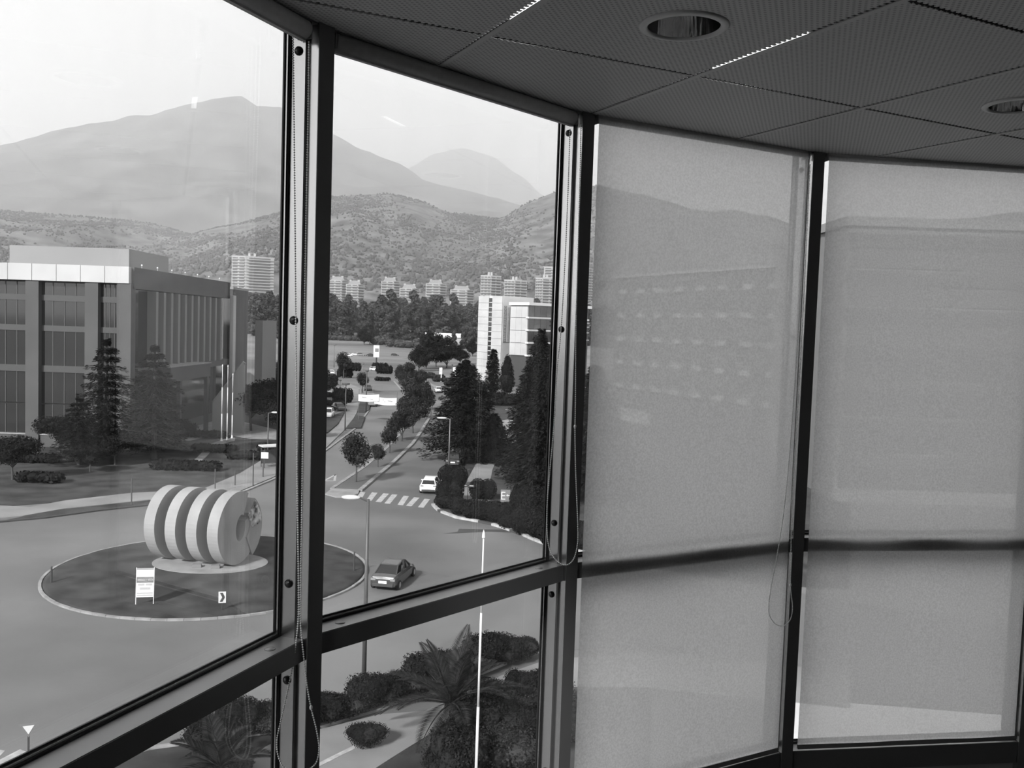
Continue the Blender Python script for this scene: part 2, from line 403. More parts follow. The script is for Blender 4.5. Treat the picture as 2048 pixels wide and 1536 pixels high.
# downlights
for n_, (_, lx, ly) in enumerate(LIGHTS):
    t = thing('downlight', (lx, ly, Z_CEIL), 0, ['round recessed downlight with rippled reflector in a perforated tile between two lit joints',
              'round recessed downlight in the perforated tile over the lowered blinds'][n_], 'light', 'recessed ceiling downlights')
    obj('trim_ring', MB().lathe([(.080, -.002), (.083, -.006), (.096, -.004), (.100, .0), (.086, .004), (.080, .004)], 48, close=True), 'lampring', t, smooth=True)
    obj('reflector', MB().lathe([(.080, .0), (.076, .03), (.070, .06), (.058, .09), (.040, .105), (.0, .108)], 48), 'reflector', t, smooth=True)
    obj('lamp_bulb', MB().lathe([(.0, .062), (.016, .064), (.018, .09), (.018, .104)], 16), 'grey', t, smooth=True)

# --- glazing: posts between facets, jambs, rails, panes
for k in range(K0, K1 + 1):
    c, rz = vertex(k, 0); v, rz = vertex(k, 2.925)
    # local x = along the wall, y = outwards
    post = thing('trim_%d' % (k - K0 + 2), (v.x, v.y, 0), rz, 'aluminium window post, inner face darkened for room shade, between two glazed facets', kind='structure')
    obj('post_face', MB().span((-.025, -.001, Z_FLOOR), (.025, .001, Z_CEIL + .1)), 'alu_dark', post)  # thin front sheet, indoor shade painted in as a darker tone
    obj('post_body', MB().span((-.0245, .001, Z_FLOOR), (.0245, .034, Z_CEIL + .1)), 'alu', post)
    obj('post_core', MB().span((-.012, .034, Z_FLOOR), (.012, .085, Z_CEIL + .1)), 'alu_dark', post)
ZT2, ZH = Z_TR - .052, .695
def glazing(k):
    f, rz = facet(k)
    w = thing('window_%d' % (k - K0 + 1), (f.x, f.y, 0), rz, 'tall fixed office window with a rail at knee height and small lower pane', kind='structure')
    xi = HW - .031                                   # inner edge of jamb faces
    for s in (-1, 1):
        obj('jamb', MB().span((s * xi, .022, Z_SILL - .06), (s * (HW + .004), .060, ZH + .14)), 'alu', w)
    for zc, za in ((Z_TR, 'transom'), (Z_SILL, 'bottom_rail')):
        h = .052 if za == 'transom' else .085
        obj(za, MB().span((-HW + .026, 0.001, zc - h), (HW - .026, .060, zc)), 'alu_rail', w)
        obj('rail_face', MB().span((-HW + .0262, -.001, zc - h - .0005), (HW - .0262, .001, zc - .0015)), 'alu_dark', w)  # rail front coloured dark for the shade on its room side
    obj('head_rail', MB().span((-HW, .022, ZH), (HW, .12, ZH + .14)), 'alu', w)
    obj('sill_panel', MB().span((-HW, .03, Z_FLOOR), (HW, .09, Z_SILL - .085)), 'wallp', w)
    for z0, z1 in ((Z_TR, ZH), (Z_SILL, ZT2)):
        pane = obj('glass_pane', MB().span((-xi - .004, .073, z0 - .004), (xi + .004, .078, z1 + .004)), 'glass', w)
        # black gasket, light bead, black gasket round the pane
        for y0, y1, r, mm, nm in ((.060, .063, .005, 'rubber', 'gasket'), (.063, .069, .010, 'alu', 'glazing_bead'), (.069, .073, .014, 'rubber', 'gasket')):
            b = MB()
            for s in (-1, 1):
                b.span((s * xi, y0, z0), (s * (xi - r), y1, z1))
            b.span((-xi + r, y0, z0), (xi - r, y1, z0 + r)).span((-xi + r, y0, z1 - r), (xi - r, y1, z1))
            obj(nm, b, mm, w)
    # black plugs on the right jamb, flat covers on the transom
    for z in (.618, .0, -.625, -.86, -1.45):
        obj('plug', MB().lathe([(.0, .0085), (.006, .0075), (.010, .0035), (.0108, 0), (0, 0)], 16), 'plug', w, smooth=True, loc=(xi, .040, z)).rotation_euler = (0, -pi / 2, 0)
    for x in (-HW + .115, HW - .115):
        obj('screw_cover', MB().lathe([(0, .0022), (.0115, .0018), (.013, 0), (0, 0)], 20), 'disc', w, smooth=True, loc=(x, .030, Z_TR))
    return w
for k in range(K0, K1): glazing(k)

# --- roller blinds
def chain_mesh(pts):
    # beads every 6.2 mm along a polyline, joined by a thin cord
    b = MB(); L = [0]
    for i in range(1, len(pts)): L.append(L[-1] + (pts[i] - pts[i - 1]).length)
    d = 0.; i = 0; last = None
    while d < L[-1]:
        while L[i + 1] < d: i += 1
        p = pts[i].lerp(pts[i + 1], (d - L[i]) / (L[i + 1] - L[i]))
        b.blob(p, .0022, 6, 4)
        if last is not None: b.cyl(last, p, .0006, n=3, cap=False)
        last = p; d += .0057
    return b
def smooth_path(p, n=8):
    out = []
    for i in range(len(p) - 1):
        a, b, c, d = p[max(i - 1, 0)], p[i], p[i + 1], p[min(i + 2, len(p) - 1)]
        for t in range(n):
            t /= n; out.append(.5 * ((2 * b) + (c - a) * t + (2 * a - 5 * b + 4 * c - d) * t * t + (3 * b - a - 3 * c + d) * t ** 3))
    return out + [p[-1]]
BL = {0: 'rolled-up grey roller blind over the window facing the roundabout', 1: 'rolled-up grey roller blind over the window with the longer street view',
      2: 'lowered grey screen blind beside the raised ones, hills showing faintly through', 3: 'lowered grey screen blind with a rippled shadow of the rail across it',
      4: 'lowered grey screen blind by the plain office wall', -1: 'rolled-up grey roller blind nearest the plain left wall'}
CH = {0: [(618, 84), (616, 250), (612, 450), (608, 700), (604, 1000), (601, 1180), (601, 1245), (607, 1310), (614, 1370), (622, 1415), (633, 1460), (638, 1495), (634, 1522), (622, 1536), (607, 1543),
          (588, 1543), (568, 1535), (556, 1510), (554, 1480), (560, 1450), (570, 1405), (582, 1350), (590, 1300), (596, 1245), (597, 1180), (595, 1000), (592, 700), (590, 450), (588, 250), (586, 66)],
      1: [(1162, 250), (1160, 350), (1156, 500), (1152, 660), (1151, 800), (1150, 870), (1152, 960), (1156, 1060), (1154, 1095), (1146, 1120), (1131, 1130), (1112, 1120), (1098, 1095), (1094, 1050), (1095, 1000),
          (1101, 930), (1108, 850), (1114, 740), (1122, 660), (1130, 520), (1136, 380), (1140, 256)],
      2: [(1620, 330), (1612, 500), (1602, 700), (1590, 900), (1584, 1000), (1582, 1100), (1581, 1170), (1585, 1215), (1580, 1240), (1566, 1252), (1550, 1247), (1539, 1230), (1538, 1205), (1545, 1160),
          (1556, 1100), (1568, 1020), (1580, 900), (1594, 700), (1606, 500), (1616, 330)]}
CH_Y = {0: 2.10, 1: 2.72, 2: 3.17}
for k in range(K0, K1):
    f, rz = facet(k); down = k >= 2
    t = thing('roller_blind', (f.x, f.y, 0), rz, BL[k], 'blind', 'roller blinds of the curved window')
    xw = HW - .047; r = .022 if not down else .015
    ya = .016 if not down else .008; za = .659 if not down else .672
    obj('roller_tube', MB().cyl((-xw, ya, za), (xw, ya, za), r, n=28), 'roll', t, smooth=True)
    for s in (-1, 1):
        obj('bracket', MB().span((s * (xw + .004), ya - .018, za - .020), (s * (xw + .007), ya + .02, za + .03)), 'bracket', t)
    if down:
        b = MB(); nx, nz = 24, 40; z0, z1 = za - .002, -1.555
        amp = .0045 if k == 3 else .0015
        vs_ = []
        for iz in range(nz + 1):
            q = iz / nz; z = z0 + (z1 - z0) * q
            for ix in range(nx + 1):
                x = -xw + 2 * xw * ix / nx
                vs_.append((x, ya - r - .001 - (amp * (1 + sin(x * 13 + 1.2 + k)) * sin(pi * min(q * 1.6, 1) * .5) if iz else 0), z))
        b.add(vs_, [(iz * (nx + 1) + ix, iz * (nx + 1) + ix + 1, (iz + 1) * (nx + 1) + ix + 1, (iz + 1) * (nx + 1) + ix) for iz in range(nz) for ix in range(nx)])
        obj('blind_fabric', b, 'fabric', t, smooth=True)
        obj('bottom_bar', MB().span((-xw, ya - r - .006, z1 - .018), (xw, ya - r + .004, z1)), 'alu', t)
    else:
        obj('bottom_bar', MB().span((-xw, ya - .006, za - r - .004), (xw, ya + .006, za - r + .006)), 'roll', t)
    if k in CH:
        inv = (Matrix.Translation((f.x, f.y, 0)) @ Matrix.Rotation(rz, 4, 'Z')).inverted()
        pts = smooth_path([inv @ aty(x, y, CH_Y[k]) for x, y in CH[k]])
        ch = obj('bead_chain', chain_mesh(pts), 'bead', t, smooth=True)
        knot = {0: (622, 1415), 1: (1150, 853), 2: (1581, 1170)}[k]
        q = inv @ aty(*knot, CH_Y[k] - .002)
        obj('chain_joint', MB().blob(q, (.004, .004, .006), 8, 6), 'bead', ch, smooth=True)
# ================================================================== OUTSIDE: ground, roads, kerbs
def interp(pts, x):
    if x <= pts[0][0]: return pts[0][1]
    for (a, b), (c, d) in zip(pts, pts[1:]):
        if x <= c:
            t = (x - a) / (c - a); t = t * t * (3 - 2 * t) * .5 + t * .5
            return b + (d - b) * t
    return pts[-1][1]
def land(y): return GZ + max(0, y - 450) * .03
b = MB(); ys = [-3000, -600, -100, 8, 60, 150, 300, 450, 600, 800, 1010]; xs_ = [-3600, -1500, -700, -300, -100, 0, 100, 300, 700, 1500, 3600]
vs_ = [(x, y, land(y)) for y in ys for x in xs_]; n = len(xs_)
b.add(vs_, [(j * n + i, j * n + i + 1, (j + 1) * n + i + 1, (j + 1) * n + i) for j in range(len(ys) - 1) for i in range(n - 1)])
obj('ground', b, 'field', kind='structure', label='pale dry field and open ground running to the hills')
def poly_px(pts, z=GZ): return [xy(at(x, y, z)) for x, y in pts]
def slab(name, pts, h, mat, label, z0=GZ - .05):
    return obj(name, MB().prism(poly_px(pts), z0, GZ + h), mat, kind='structure', label=label)
slab('lawn_1', [(-420, 1075), (-100, 1030), (0, 1014), (130, 1004), (260, 989), (405, 980), (480, 948), (570, 893), (650, 850), (648, 770), (600, 772), (540, 778), (500, 745), (440, 750), (300, 800), (-60, 840), (-500, 900)], .03, 'grass', 'dark lawn in front of the office block')  # dark grass colour, shared with the other lawns
slab('road', [(-260, 1080), (0, 1046), (90, 1038), (200, 1023), (318, 1010), (400, 998), (479, 989), (546, 961), (650, 904), (713, 857), (738, 822), (752, 795), (745, 778), (700, 768), (640, 765), (560, 775),
     (540, 735), (653, 723), (695, 730), (731, 735), (758, 744), (786, 750), (825, 752), (870, 772), (905, 795), (930, 850), (928, 925), (903, 960), (868, 1000), (872, 1016), (910, 1034), (960, 1046), (1000, 1056), (1035, 1070), (1095, 1090),
     (1250, 1128), (1500, 1170), (1900, 1235), (2500, 1300), (2500, 1420), (1700, 1340), (1300, 1300), (1110, 1300), (1010, 1328), (860, 1390), (640, 1455), (300, 1500), (0, 1585), (-250, 1640)], .02, 'asphalt', 'grey asphalt of the roundabout and the streets leading off')
slab('verge_left', [(-260, 1060), (0, 1044), (45, 1034), (130, 1019), (300, 1001), (318, 1009), (200, 1022), (90, 1037), (0, 1046), (-260, 1080)], .05, 'grass', 'thin dark verge between pavement and road')
slab('pavement_left', [(-260, 1040), (0, 1013), (60, 1016), (130, 1003), (260, 988), (405, 980), (480, 948), (570, 893), (645, 858), (672, 820), (690, 790), (688, 772), (700, 768), (722, 778), (724, 800), (714, 825), (700, 850), (650, 899), (546, 956), (479, 984), (400, 993), (318, 1002), (300, 1001), (130, 1019), (45, 1034), (-260, 1062)], .10, 'paving', 'pale pavement curving round the far side of the roundabout')
slab('median', [(664, 980), (730, 936), (776, 896), (803, 868), (820, 830), (817, 808), (802, 780), (788, 764), (815, 766), (850, 782), (866, 805), (860, 840), (843, 864), (825, 890), (787, 927), (753, 956), (719, 984), (700, 994), (672, 994), (655, 987)], .12, 'drygrass', 'dry median strip between the two carriageways')
slab('median_nose', [(650, 990), (664, 979), (719, 982), (716, 990), (700, 996), (672, 996)], .14, 'concrete', 'pale concrete nose at the end of the median')
slab('lawn_2', [(868, 1000), (903, 960), (928, 925), (930, 850), (905, 795), (1000, 790), (1130, 800), (1300, 810), (1700, 900), (1700, 1180), (1500, 1168), (1250, 1126), (1095, 1088), (1035, 1068), (1000, 1054), (960, 1044), (910, 1032), (875, 1014)], .05, 'grass', 'dark planted ground beside the street under the conifers')
slab('footpath', [(905, 1000), (935, 960), (965, 905), (990, 880), (1010, 885), (985, 940), (978, 975), (985, 1000), (960, 1012), (930, 1010)], .08, 'paving', 'pale footpath running between the hedges')
slab('forecourt', [(985, 845), (1045, 835), (1075, 850), (1060, 885), (1020, 905), (985, 880)], .09, 'concrete', 'bright concrete forecourt behind the conifers')
slab('plaza_path', [(440, 1545), (560, 1482), (640, 1462), (760, 1432), (850, 1425), (905, 1400), (1000, 1355), (1100, 1320), (1300, 1312), (1700, 1345), (1700, 1420), (1300, 1375), (1100, 1374), (1030, 1385), (960, 1410), (880, 1440), (862, 1470), (790, 1515), (720, 1560), (600, 1640), (380, 1640)], .08, 'paving', 'pale paved footpath below the window')
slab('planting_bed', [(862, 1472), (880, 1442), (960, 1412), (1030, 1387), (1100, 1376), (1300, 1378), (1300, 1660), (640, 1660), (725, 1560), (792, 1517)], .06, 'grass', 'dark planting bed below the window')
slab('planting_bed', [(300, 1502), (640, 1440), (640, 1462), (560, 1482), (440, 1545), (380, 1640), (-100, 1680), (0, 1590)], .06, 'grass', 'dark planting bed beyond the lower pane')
slab('side_lot', [(1010, 820), (1110, 800), (1300, 820), (1300, 850), (1100, 835)], .1, 'concrete', 'pale parking strip by the sign-bearing building')
slab('car_park', [(540, 708), (700, 709), (800, 711), (830, 713), (800, 718), (700, 720), (540, 720)], .04, 'asphalt_old', 'grey car park at the edge of the field')
slab('plaza_right', [(1585, 1405), (1700, 1408), (2600, 1480), (2600, 1800), (1585, 1700)], .05, 'offwhite', 'bright pale paving right below the building')
# kerbs
def kerb(name, pts, w, h, mat, label, z=GZ):
    P = [Vector((*p, 0)) if len(p) == 2 else Vector(p) for p in pts]
    Lf, Rt = [], []
    for i, p in enumerate(P):
        d = (P[min(i + 1, len(P) - 1)] - P[max(i - 1, 0)]); d.z = 0; d.normalize(); q = Vector((-d.y, d.x, 0)) * w / 2
        Lf.append((p + q).xy[:]); Rt.append((p - q).xy[:])
    return obj(name, MB().prism(Lf + Rt[::-1], z - .05, z + h), mat, kind='structure', label=label)
def gp(pts): return [xy(at(x, y)) for x, y in pts]
kerb('kerb_1', gp([(-260, 1080), (0, 1045), (90, 1037), (200, 1022), (318, 1009)]), .3, .13, 'kerb_dark', 'dark kerb along the far side of the roundabout')
kerb('kerb_2', gp([(400, 997), (479, 988), (546, 960), (600, 931), (650, 903), (713, 856), (738, 821)]), .3, .14, 'kerb', 'pale kerb along the far pavement')
kerb('kerb_3', gp([(720, 983), (753, 955), (787, 926), (825, 889), (843, 863), (858, 838)]), .45, .2, 'kerb', 'pale kerb on the near edge of the median')
kerb('kerb_4', gp([(664, 979), (730, 935), (776, 895), (803, 867), (820, 829), (817, 808), (802, 779), (788, 763)]), .4, .16, 'kerb', 'pale kerb on the far edge of the median')
for pts, mt in (([(866, 1011), (872, 1018), (878, 1023)], 'paint'), ([(878, 1023), (884, 1026)], 'kerb_dark'), ([(884, 1026), (913, 1037), (958, 1045)], 'paint'), ([(958, 1045), (985, 1051)], 'kerb_dark'),
                ([(985, 1051), (1005, 1057), (1022, 1063)], 'paint'), ([(1022, 1063), (1040, 1070)], 'kerb_dark'), ([(1040, 1067), (1058, 1077)], 'paint'), ([(1058, 1077), (1075, 1084), (1097, 1092), (1180, 1110)], 'paint')):
    kerb('kerb_5', gp(pts), .32, .2, mt, 'kerb stones below the hedge painted in white and black lengths')
kerb('kerb_6', gp([(1010, 1328), (860, 1390), (640, 1455), (300, 1500), (0, 1586)]), .25, .12, 'kerb', 'near kerb of the roundabout')
kerb('kerb_7', gp([(560, 1575), (650, 1528), (712, 1497)]), .22, .10, 'paint', 'short white kerb line on the paved footpath')
kerb('kerb_8', gp([(822, 752), (870, 773), (905, 795)]), 1.2, .15, 'paving', 'pale pavement strip beside the inbound lane')
# road paint
def paint(pts, label, name='road_marking', group=None):
    obj(name, MB().prism(poly_px(pts), GZ, GZ + .03), 'paint', label=label, cat='road marking', group=group)
for a, c in zip([(712, 998), (732, 1001), (751, 1004), (769, 1007), (795, 1010), (812, 1012), (836, 1015)], [(728, 984), (752, 985), (775, 987), (792, 989), (815, 992), (836, 995), (857, 998)]):
    paint([a, (a[0] + 11, a[1] + 1), (c[0] + 3, c[1] + 1), (c[0] - 8, c[1])], 'white zebra crossing bar in front of the white hatchback', 'crossing_bar', 'zebra crossing by the median nose')
for q in ([(1064, 1302), (1110, 1303), (1110, 1310), (1078, 1308)], [(1076, 1292), (1110, 1292), (1110, 1297), (1084, 1297)], [(1088, 1281), (1112, 1281), (1112, 1286), (1092, 1286)]):
    paint(q, 'white zebra crossing bar beyond the near hedge', 'crossing_bar', 'zebra crossing beyond the near hedge')
for q in ([(-30, 1536), (-10, 1540), (58, 1507), (40, 1500)], [(-20, 1515), (-5, 1518), (10, 1503), (-5, 1500)]):
    paint(q, 'worn white zebra crossing bar beside the give-way sign', 'crossing_bar', 'zebra crossing by the give-way sign')
tri = [(648, 962), (671, 950), (669, 962)]
tm = thing('yield_marking', (0, 0, 0), 0, 'white outlined triangle painted on the road near the median nose', 'road marking')
for a, c in zip(tri, tri[1:] + tri[:1]):
    P, Q = at(*a), at(*c); d = Q - P
    obj('painted_line', MB().box((P + Q) / 2 + Vector((0, 0, .02)), (d.length, .25, .02), atan2(d.y, d.x)), 'paint', tm)
# flat dark patch by the hedge, dark joint on the asphalt
obj('dark_patch', MB().prism(poly_px([(886, 1068), (915, 1064), (918, 1058), (960, 1059), (1020, 1060), (1036, 1066), (975, 1064), (920, 1067)]), GZ, GZ + .024), 'kerb_dark', label='flat dark patch running from the hedge kerb over the asphalt', cat='dark_patch')

# roundabout island
RC, RR = Vector((-19.12, 58.58, 0)), 10.0
isl = thing('roundabout_island', (RC.x, RC.y, GZ), 0, kind='structure', label='round grassy traffic island with a pale kerb')
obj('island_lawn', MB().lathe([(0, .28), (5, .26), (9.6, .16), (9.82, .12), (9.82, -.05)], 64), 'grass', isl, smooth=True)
for i in range(72):
    a0, a1 = 2 * pi * i / 72 + .0008, 2 * pi * (i + 1) / 72 - .0008
    P = [(r * cos(a), r * sin(a)) for r, a in ((9.88, a0), (9.88, a1), (10.06, a1), (10.06, a0))]
    obj('kerb_stone', MB().prism(P, -.05, .13 + .008 * sin(i * 2.3)), 'kerb', isl)

# ================================================================== things on the island
AX = Vector((.965, -.262, 0)); AXR = atan2(AX.y, AX.x)
base4 = at(476, 1137) ; R_D = 2.42; TH_D = .78; GAP = 1.56
scp = thing('ring_sculpture', (base4.x, base4.y, GZ + .3), AXR, 'pale stone sculpture of thick upright ring discs on the roundabout, the end one curling open', 'sculpture')
def disc(x0, x1, R, hole, flip=1, opening=None, n=56, oy=0, ez=1.):
    # thick upright disc around the local x axis with an off-centre hole; opening = (angle0, angle1) cut away
    b = MB(); hy, hz, hr = hole
    out, inn = [], []
    a0, a1 = opening if opening else (0, 2 * pi)
    for i in range(n + 1):
        a = a0 + (a1 - a0) * i / n
        out.append((oy + R * cos(a), R + R * sin(a))); inn.append((hy + hr * cos(a) + .18 * (ez - 1) * sin(a), hz + hr * ez * sin(a)))
    vs_ = []
    for x in (x0, x1):
        vs_ += [(x, p[0], p[1]) for p in out] + [(x, p[0], p[1]) for p in inn]
    m = n + 1; fs_ = []
    for i in range(n):
        fs_ += [(i, i + 1, m + i + 1, m + i), (2 * m + i, 3 * m + i, 3 * m + i + 1, 2 * m + i + 1), (i, 2 * m + i, 2 * m + i + 1, i + 1), (m + i, m + i + 1, 3 * m + i + 1, 3 * m + i)]
    if opening: fs_ += [(0, m, 3 * m, 2 * m), (n, 2 * m + n, 3 * m + n, m + n)]
    return b.add(vs_, fs_)
for i in range(3):
    x = -GAP * (3 - i)
    obj('ring_disc', disc(x - TH_D, x, R_D, (0, R_D + .1, .75)), 'stone', scp)
# end ring: thick disc open towards the street side, hole near the rim, crescent with mosaic
obj('end_ring', disc(-TH_D, 0, R_D, (.25, R_D - .05, .56), opening=(radians(62), radians(360 + 24)), ez=1.55), 'stone', scp)
cre = obj('crescent', disc(-.62, .10, R_D * .93, (.55, R_D + .05, .72), opening=(radians(-62), radians(56)), oy=.52, ez=1.3), 'stone', scp)
b = MB()
for a in [radians(t) for t in range(6, 56, 5)]:
    for r in (1.05, 1.35, 1.65, 1.95):
        b.blob((.11, .52 + r * cos(a), R_D * .93 + r * sin(a)), (.06, .19, .19), 6, 4, .25)
obj('mosaic_stones', b, 'mosaic', cre, kind='stuff')
obj('hub_wall', MB().cyl((-GAP * 3 - TH_D * .8, 0, R_D + .1), (-TH_D * .9, 0, R_D + .1), .72, n=28), 'stone', scp, smooth=True)
obj('connecting_bar', MB().span((-GAP * 3 - .4, .75, 2 * R_D - .75), (-TH_D, 1.15, 2 * R_D - .42)), 'dark', scp)
padc = at(421, 1133)
pad = [(padc.x + 3.75 * cos(t), padc.y + 2.75 * sin(t)) for t in [2 * pi * i / 48 for i in range(48)]]
obj('sculpture_pad', MB().prism(pad, GZ + .1, GZ + .30), 'concrete', label='oval pale concrete pad under the ring sculpture', cat='plinth')
for x, y in ((394, 1134), (431, 1136)):
    p = at(x, y, GZ + .3); t = thing('floodlight', (p.x, p.y, GZ + .30), .2, 'small flat ground floodlight on the pad before the ring sculpture', 'light', 'floodlights at the sculpture')
    obj('housing', MB().box((0, 0, .10), (.55, .34, .18)), 'midgrey', t); obj('lens', MB().box((0, -.02, .195), (.5, .3, .02)), 'lens', t)
# A-frame sale sign
p = at(289, 1217); sg = thing('sale_sign', (p.x, p.y, GZ + .25), radians(12), 'white framed sale board standing on the grass of the island', 'sign')
lean = radians(6)
for s in (-1, 1): obj('leg', MB().cyl((s * .47, .0, 0), (s * .47, .22, 2.05), .025, n=6), 'white', sg)
obj('cross_bar', MB().box((0, .05, .42), (.94, .03, .04)), 'white', sg)
brd = obj('board', MB().box((0, .13, 1.2), (.92, .03, 1.62), 0, ('X', -.107)), 'white', sg)
def on_board(z, h, w, mat, nm, x=0, off=.020):
    obj(nm, MB().box((x, .13 - off + (z - 1.2) * .107, z), (w, .012, h), 0, ('X', -.107)), mat, brd)
on_board(1.96, .10, .9, 'grey', 'top_strip'); on_board(1.36, .32, .9, 'midgrey', 'text_band')
text('ARRIENDO Y VENTA', .12, 'white', brd, upright((0, .13 - .032 + .017, 1.36), (1, 0, 0), (0, .107, 1)), fit=(.82, .12))
for x in (-.21, .21): on_board(1.10, .10, .34, 'text_grey', 'print_line', x)
on_board(.88, .12, .56, 'text_grey', 'print_line'); on_board(.62, .06, .84, 'text_grey', 'print_line'); on_board(.50, .06, .84, 'text_grey', 'print_line')
# chevron sign
p = at(444, 1226); cs = thing('chevron_sign', (p.x, p.y, GZ + .12), radians(14), 'small white chevron sign with a black arrow bend at the island edge', 'sign')
obj('post', MB().cyl((0, .05, 0), (0, .05, 1.0), .03, n=8), 'dark', cs); obj('plate', MB().box((0, 0, .78), (.40, .03, .64)), 'offwhite', cs)
cb = MB()
cb.add([(-.13, -.02, 1.04), (.03, -.02, 1.04), (.15, -.02, .78), (.0, -.02, .78)], [(0, 3, 2, 1)]).add([(-.0, -.02, .78), (.15, -.02, .78), (.02, -.02, .52), (-.14, -.02, .52)], [(0, 3, 2, 1)])
obj('chevron', cb, 'dark', cs)
for x, y0, y1 in ((103, 1170, 1138), (708, 1146, 1108)):
    p = at(x, y0); h = (y0 - y1) / F_PX * p.y / cos(.3)
    t = thing('marker_post', (p.x, p.y, GZ + .1), 0, 'thin dark marker post at the %s kerb of the island' % ('rounded left' if x < 200 else 'street side'), 'post')
    obj('shaft', MB().cyl((0, 0, 0), (0, 0, h), .055, n=8), 'dark', t); obj('cap', MB().blob((0, 0, h), .06, 8, 4), 'dark', t)

# ================================================================== cars
def loft(stations, sec):
    b = MB(); rows = [sec(*s) for s in stations]; n = len(rows[0]); vs_ = [p for r in rows for p in r]; fs_ = []
    for k in range(len(rows) - 1):
        for i in range(n): j = (i + 1) % n; fs_.append((k * n + i, k * n + j, (k + 1) * n + j, (k + 1) * n + i))
    fs_ += [tuple(range(n - 1, -1, -1)), tuple((len(rows) - 1) * n + i for i in range(n))]
    return b.add(vs_, fs_)
def car(style, paint_):
    t = thing('car')
    body = {'sedan': [(-2.28, .42, .78, .66), (-2.2, .30, .92, .80), (-1.75, .22, .99, .86), (-.9, .2, .97, .88), (.3, .2, .93, .88), (1.3, .2, .88, .86), (1.95, .24, .76, .80), (2.25, .34, .58, .62)],
            'hatch': [(-1.98, .40, .86, .70), (-1.92, .28, 1.0, .84), (-1.5, .22, 1.02, .87), (-.6, .2, .99, .88), (.4, .2, .95, .88), (1.2, .2, .90, .86), (1.75, .24, .78, .80), (2.0, .34, .60, .62)],
            'suv': [(-2.2, .50, 1.0, .76), (-2.12, .38, 1.1, .88), (-1.5, .30, 1.14, .92), (0, .28, 1.12, .93), (1.2, .28, 1.08, .91), (1.95, .32, .98, .86), (2.22, .42, .78, .72)]}[style]
    cab = {'sedan': [(-1.72, .97, .66, .72), (-1.0, 1.38, .56, .74), (-.2, 1.45, .57, .75), (.45, 1.40, .55, .75), (1.22, .90, .66, .74)],
           'hatch': [(-1.92, 1.0, .66, .72), (-1.6, 1.40, .56, .75), (-.6, 1.48, .58, .76), (.35, 1.43, .56, .76), (1.15, .92, .68, .75)],
           'suv': [(-2.05, 1.12, .70, .78), (-1.85, 1.62, .62, .80), (-.5, 1.70, .64, .81), (.4, 1.64, .62, .81), (1.1, 1.1, .72, .80)]}[style]
    obj('body', loft(body, lambda y, z0, z1, w: [(-w * .9, y, z0), (-w, y, z0 + .14), (-w, y, z1 - .16), (-w * .88, y, z1 - .02), (0, y, z1), (w * .88, y, z1 - .02), (w, y, z1 - .16), (w, y, z0 + .14), (w * .9, y, z0)][::-1]), paint_, t)
    zb = cab[0][1] - .1
    g = obj('cabin_glass', loft(cab, lambda y, z, w, wb: [(-wb, y, min(z, zb) - .05), (-w, y, z), (w, y, z), (wb, y, min(z, zb) - .05)][::-1]), 'carglass', t)
    rf = cab[1:4]
    obj('roof', loft([(rf[0][0] - .05, rf[0][1] - .02, rf[0][2])] + list((a, c, d) for a, c, d, _ in rf) + [(rf[2][0] + .06, rf[2][1] - .03, rf[2][2])],
                     lambda y, z, w: [(-w - .02, y, z - .04), (-w * .9, y, z + .03), (w * .9, y, z + .03), (w + .02, y, z - .04)][::-1]), paint_, t)
    for s in (-1, 1):
        for i, j in ((0, 1), (3, 4)):
            a, c = cab[i], cab[j]
            obj('pillar', MB().cyl((s * (a[2] if i else a[3] * .95), a[0], a[1]), (s * c[2] if i == 0 else s * c[3] * .95, c[0], c[1]), .045, n=5), paint_, t)
        for y in (body[1][0] + .62, body[-2][0] - .32):
            r = .34 if style == 'suv' else .31
            w = obj('wheel', MB().lathe([(.0, -.1), (r * .9, -.1), (r, -.07), (r, .07), (r * .9, .1), (0, .1)], 18), 'tyre', t, loc=(s * (body[3][3] - .07), y, r))
            w.rotation_euler = (0, pi / 2, 0)
            obj('rim', MB().lathe([(0, .0), (r * .6, .0), (r * .62, .012), (0, .02)], 12), 'rim', w, loc=(0, 0, s * .095)).rotation_euler = (0 if s > 0 else pi, 0, 0)
        y0 = body[1][0]
        obj('tail_light', MB().box((s * .62, y0 - .035, body[1][2] - .17), (.30, .10, .13)), 'lens', t)
        obj('side_mirror', MB().blob((s * (body[4][3] + .08), .62, .98 if style != 'suv' else 1.15), (.10, .06, .07), 6, 4), paint_, t)
    obj('number_plate', MB().box((0, body[0][0] - .03, .60 if style != 'suv' else .75), (.52, .04, .15)), 'plate', t)
    obj('rear_bumper', MB().box((0, body[0][0] + .02, .40), (1.3, .12, .16)), 'dark', t)
    return t
protos = {}
def place_car(style, paint_, px, py, head, label, pos=None, group=None):
    key = (style, paint_)
    if key in protos: o = copy_tree(protos[key])
    else: o = car(style, paint_); protos[key] = o
    p = at(px, py) if pos is None else Vector((*pos, 0))
    o.location = (p.x, p.y, GZ + .02); o.rotation_euler = (0, 0, radians(-head))
    o['label'] = label; o['category'] = 'car'; o['group'] = group or 'cars on the streets'
    return o
place_car('sedan', 'cargrey', 0, 0, 10, 'dark grey sedan driving round the roundabout past the near lamp post', (-7.15, 57.6))
place_car('hatch', 'carwhite', 0, 0, 2, 'white hatchback seen from behind just past the zebra crossing', (-7.75, 90.2))
place_car('sedan', 'cardark', 0, 0, 0, 'black car parked under the big conifer by the lamp post', (-6.6, 108))
place_car('sedan', 'carwhite', 877, 785, -8, 'white sedan driving away in the inbound lane beyond the median trees')
place_car('sedan', 'carsilver', 838, 767, -25, 'silver sedan in the inbound lane behind the leaning median tree')
place_car('sedan', 'cardark', 736, 781, 170, 'black sedan in the outbound lane beyond the street banner')
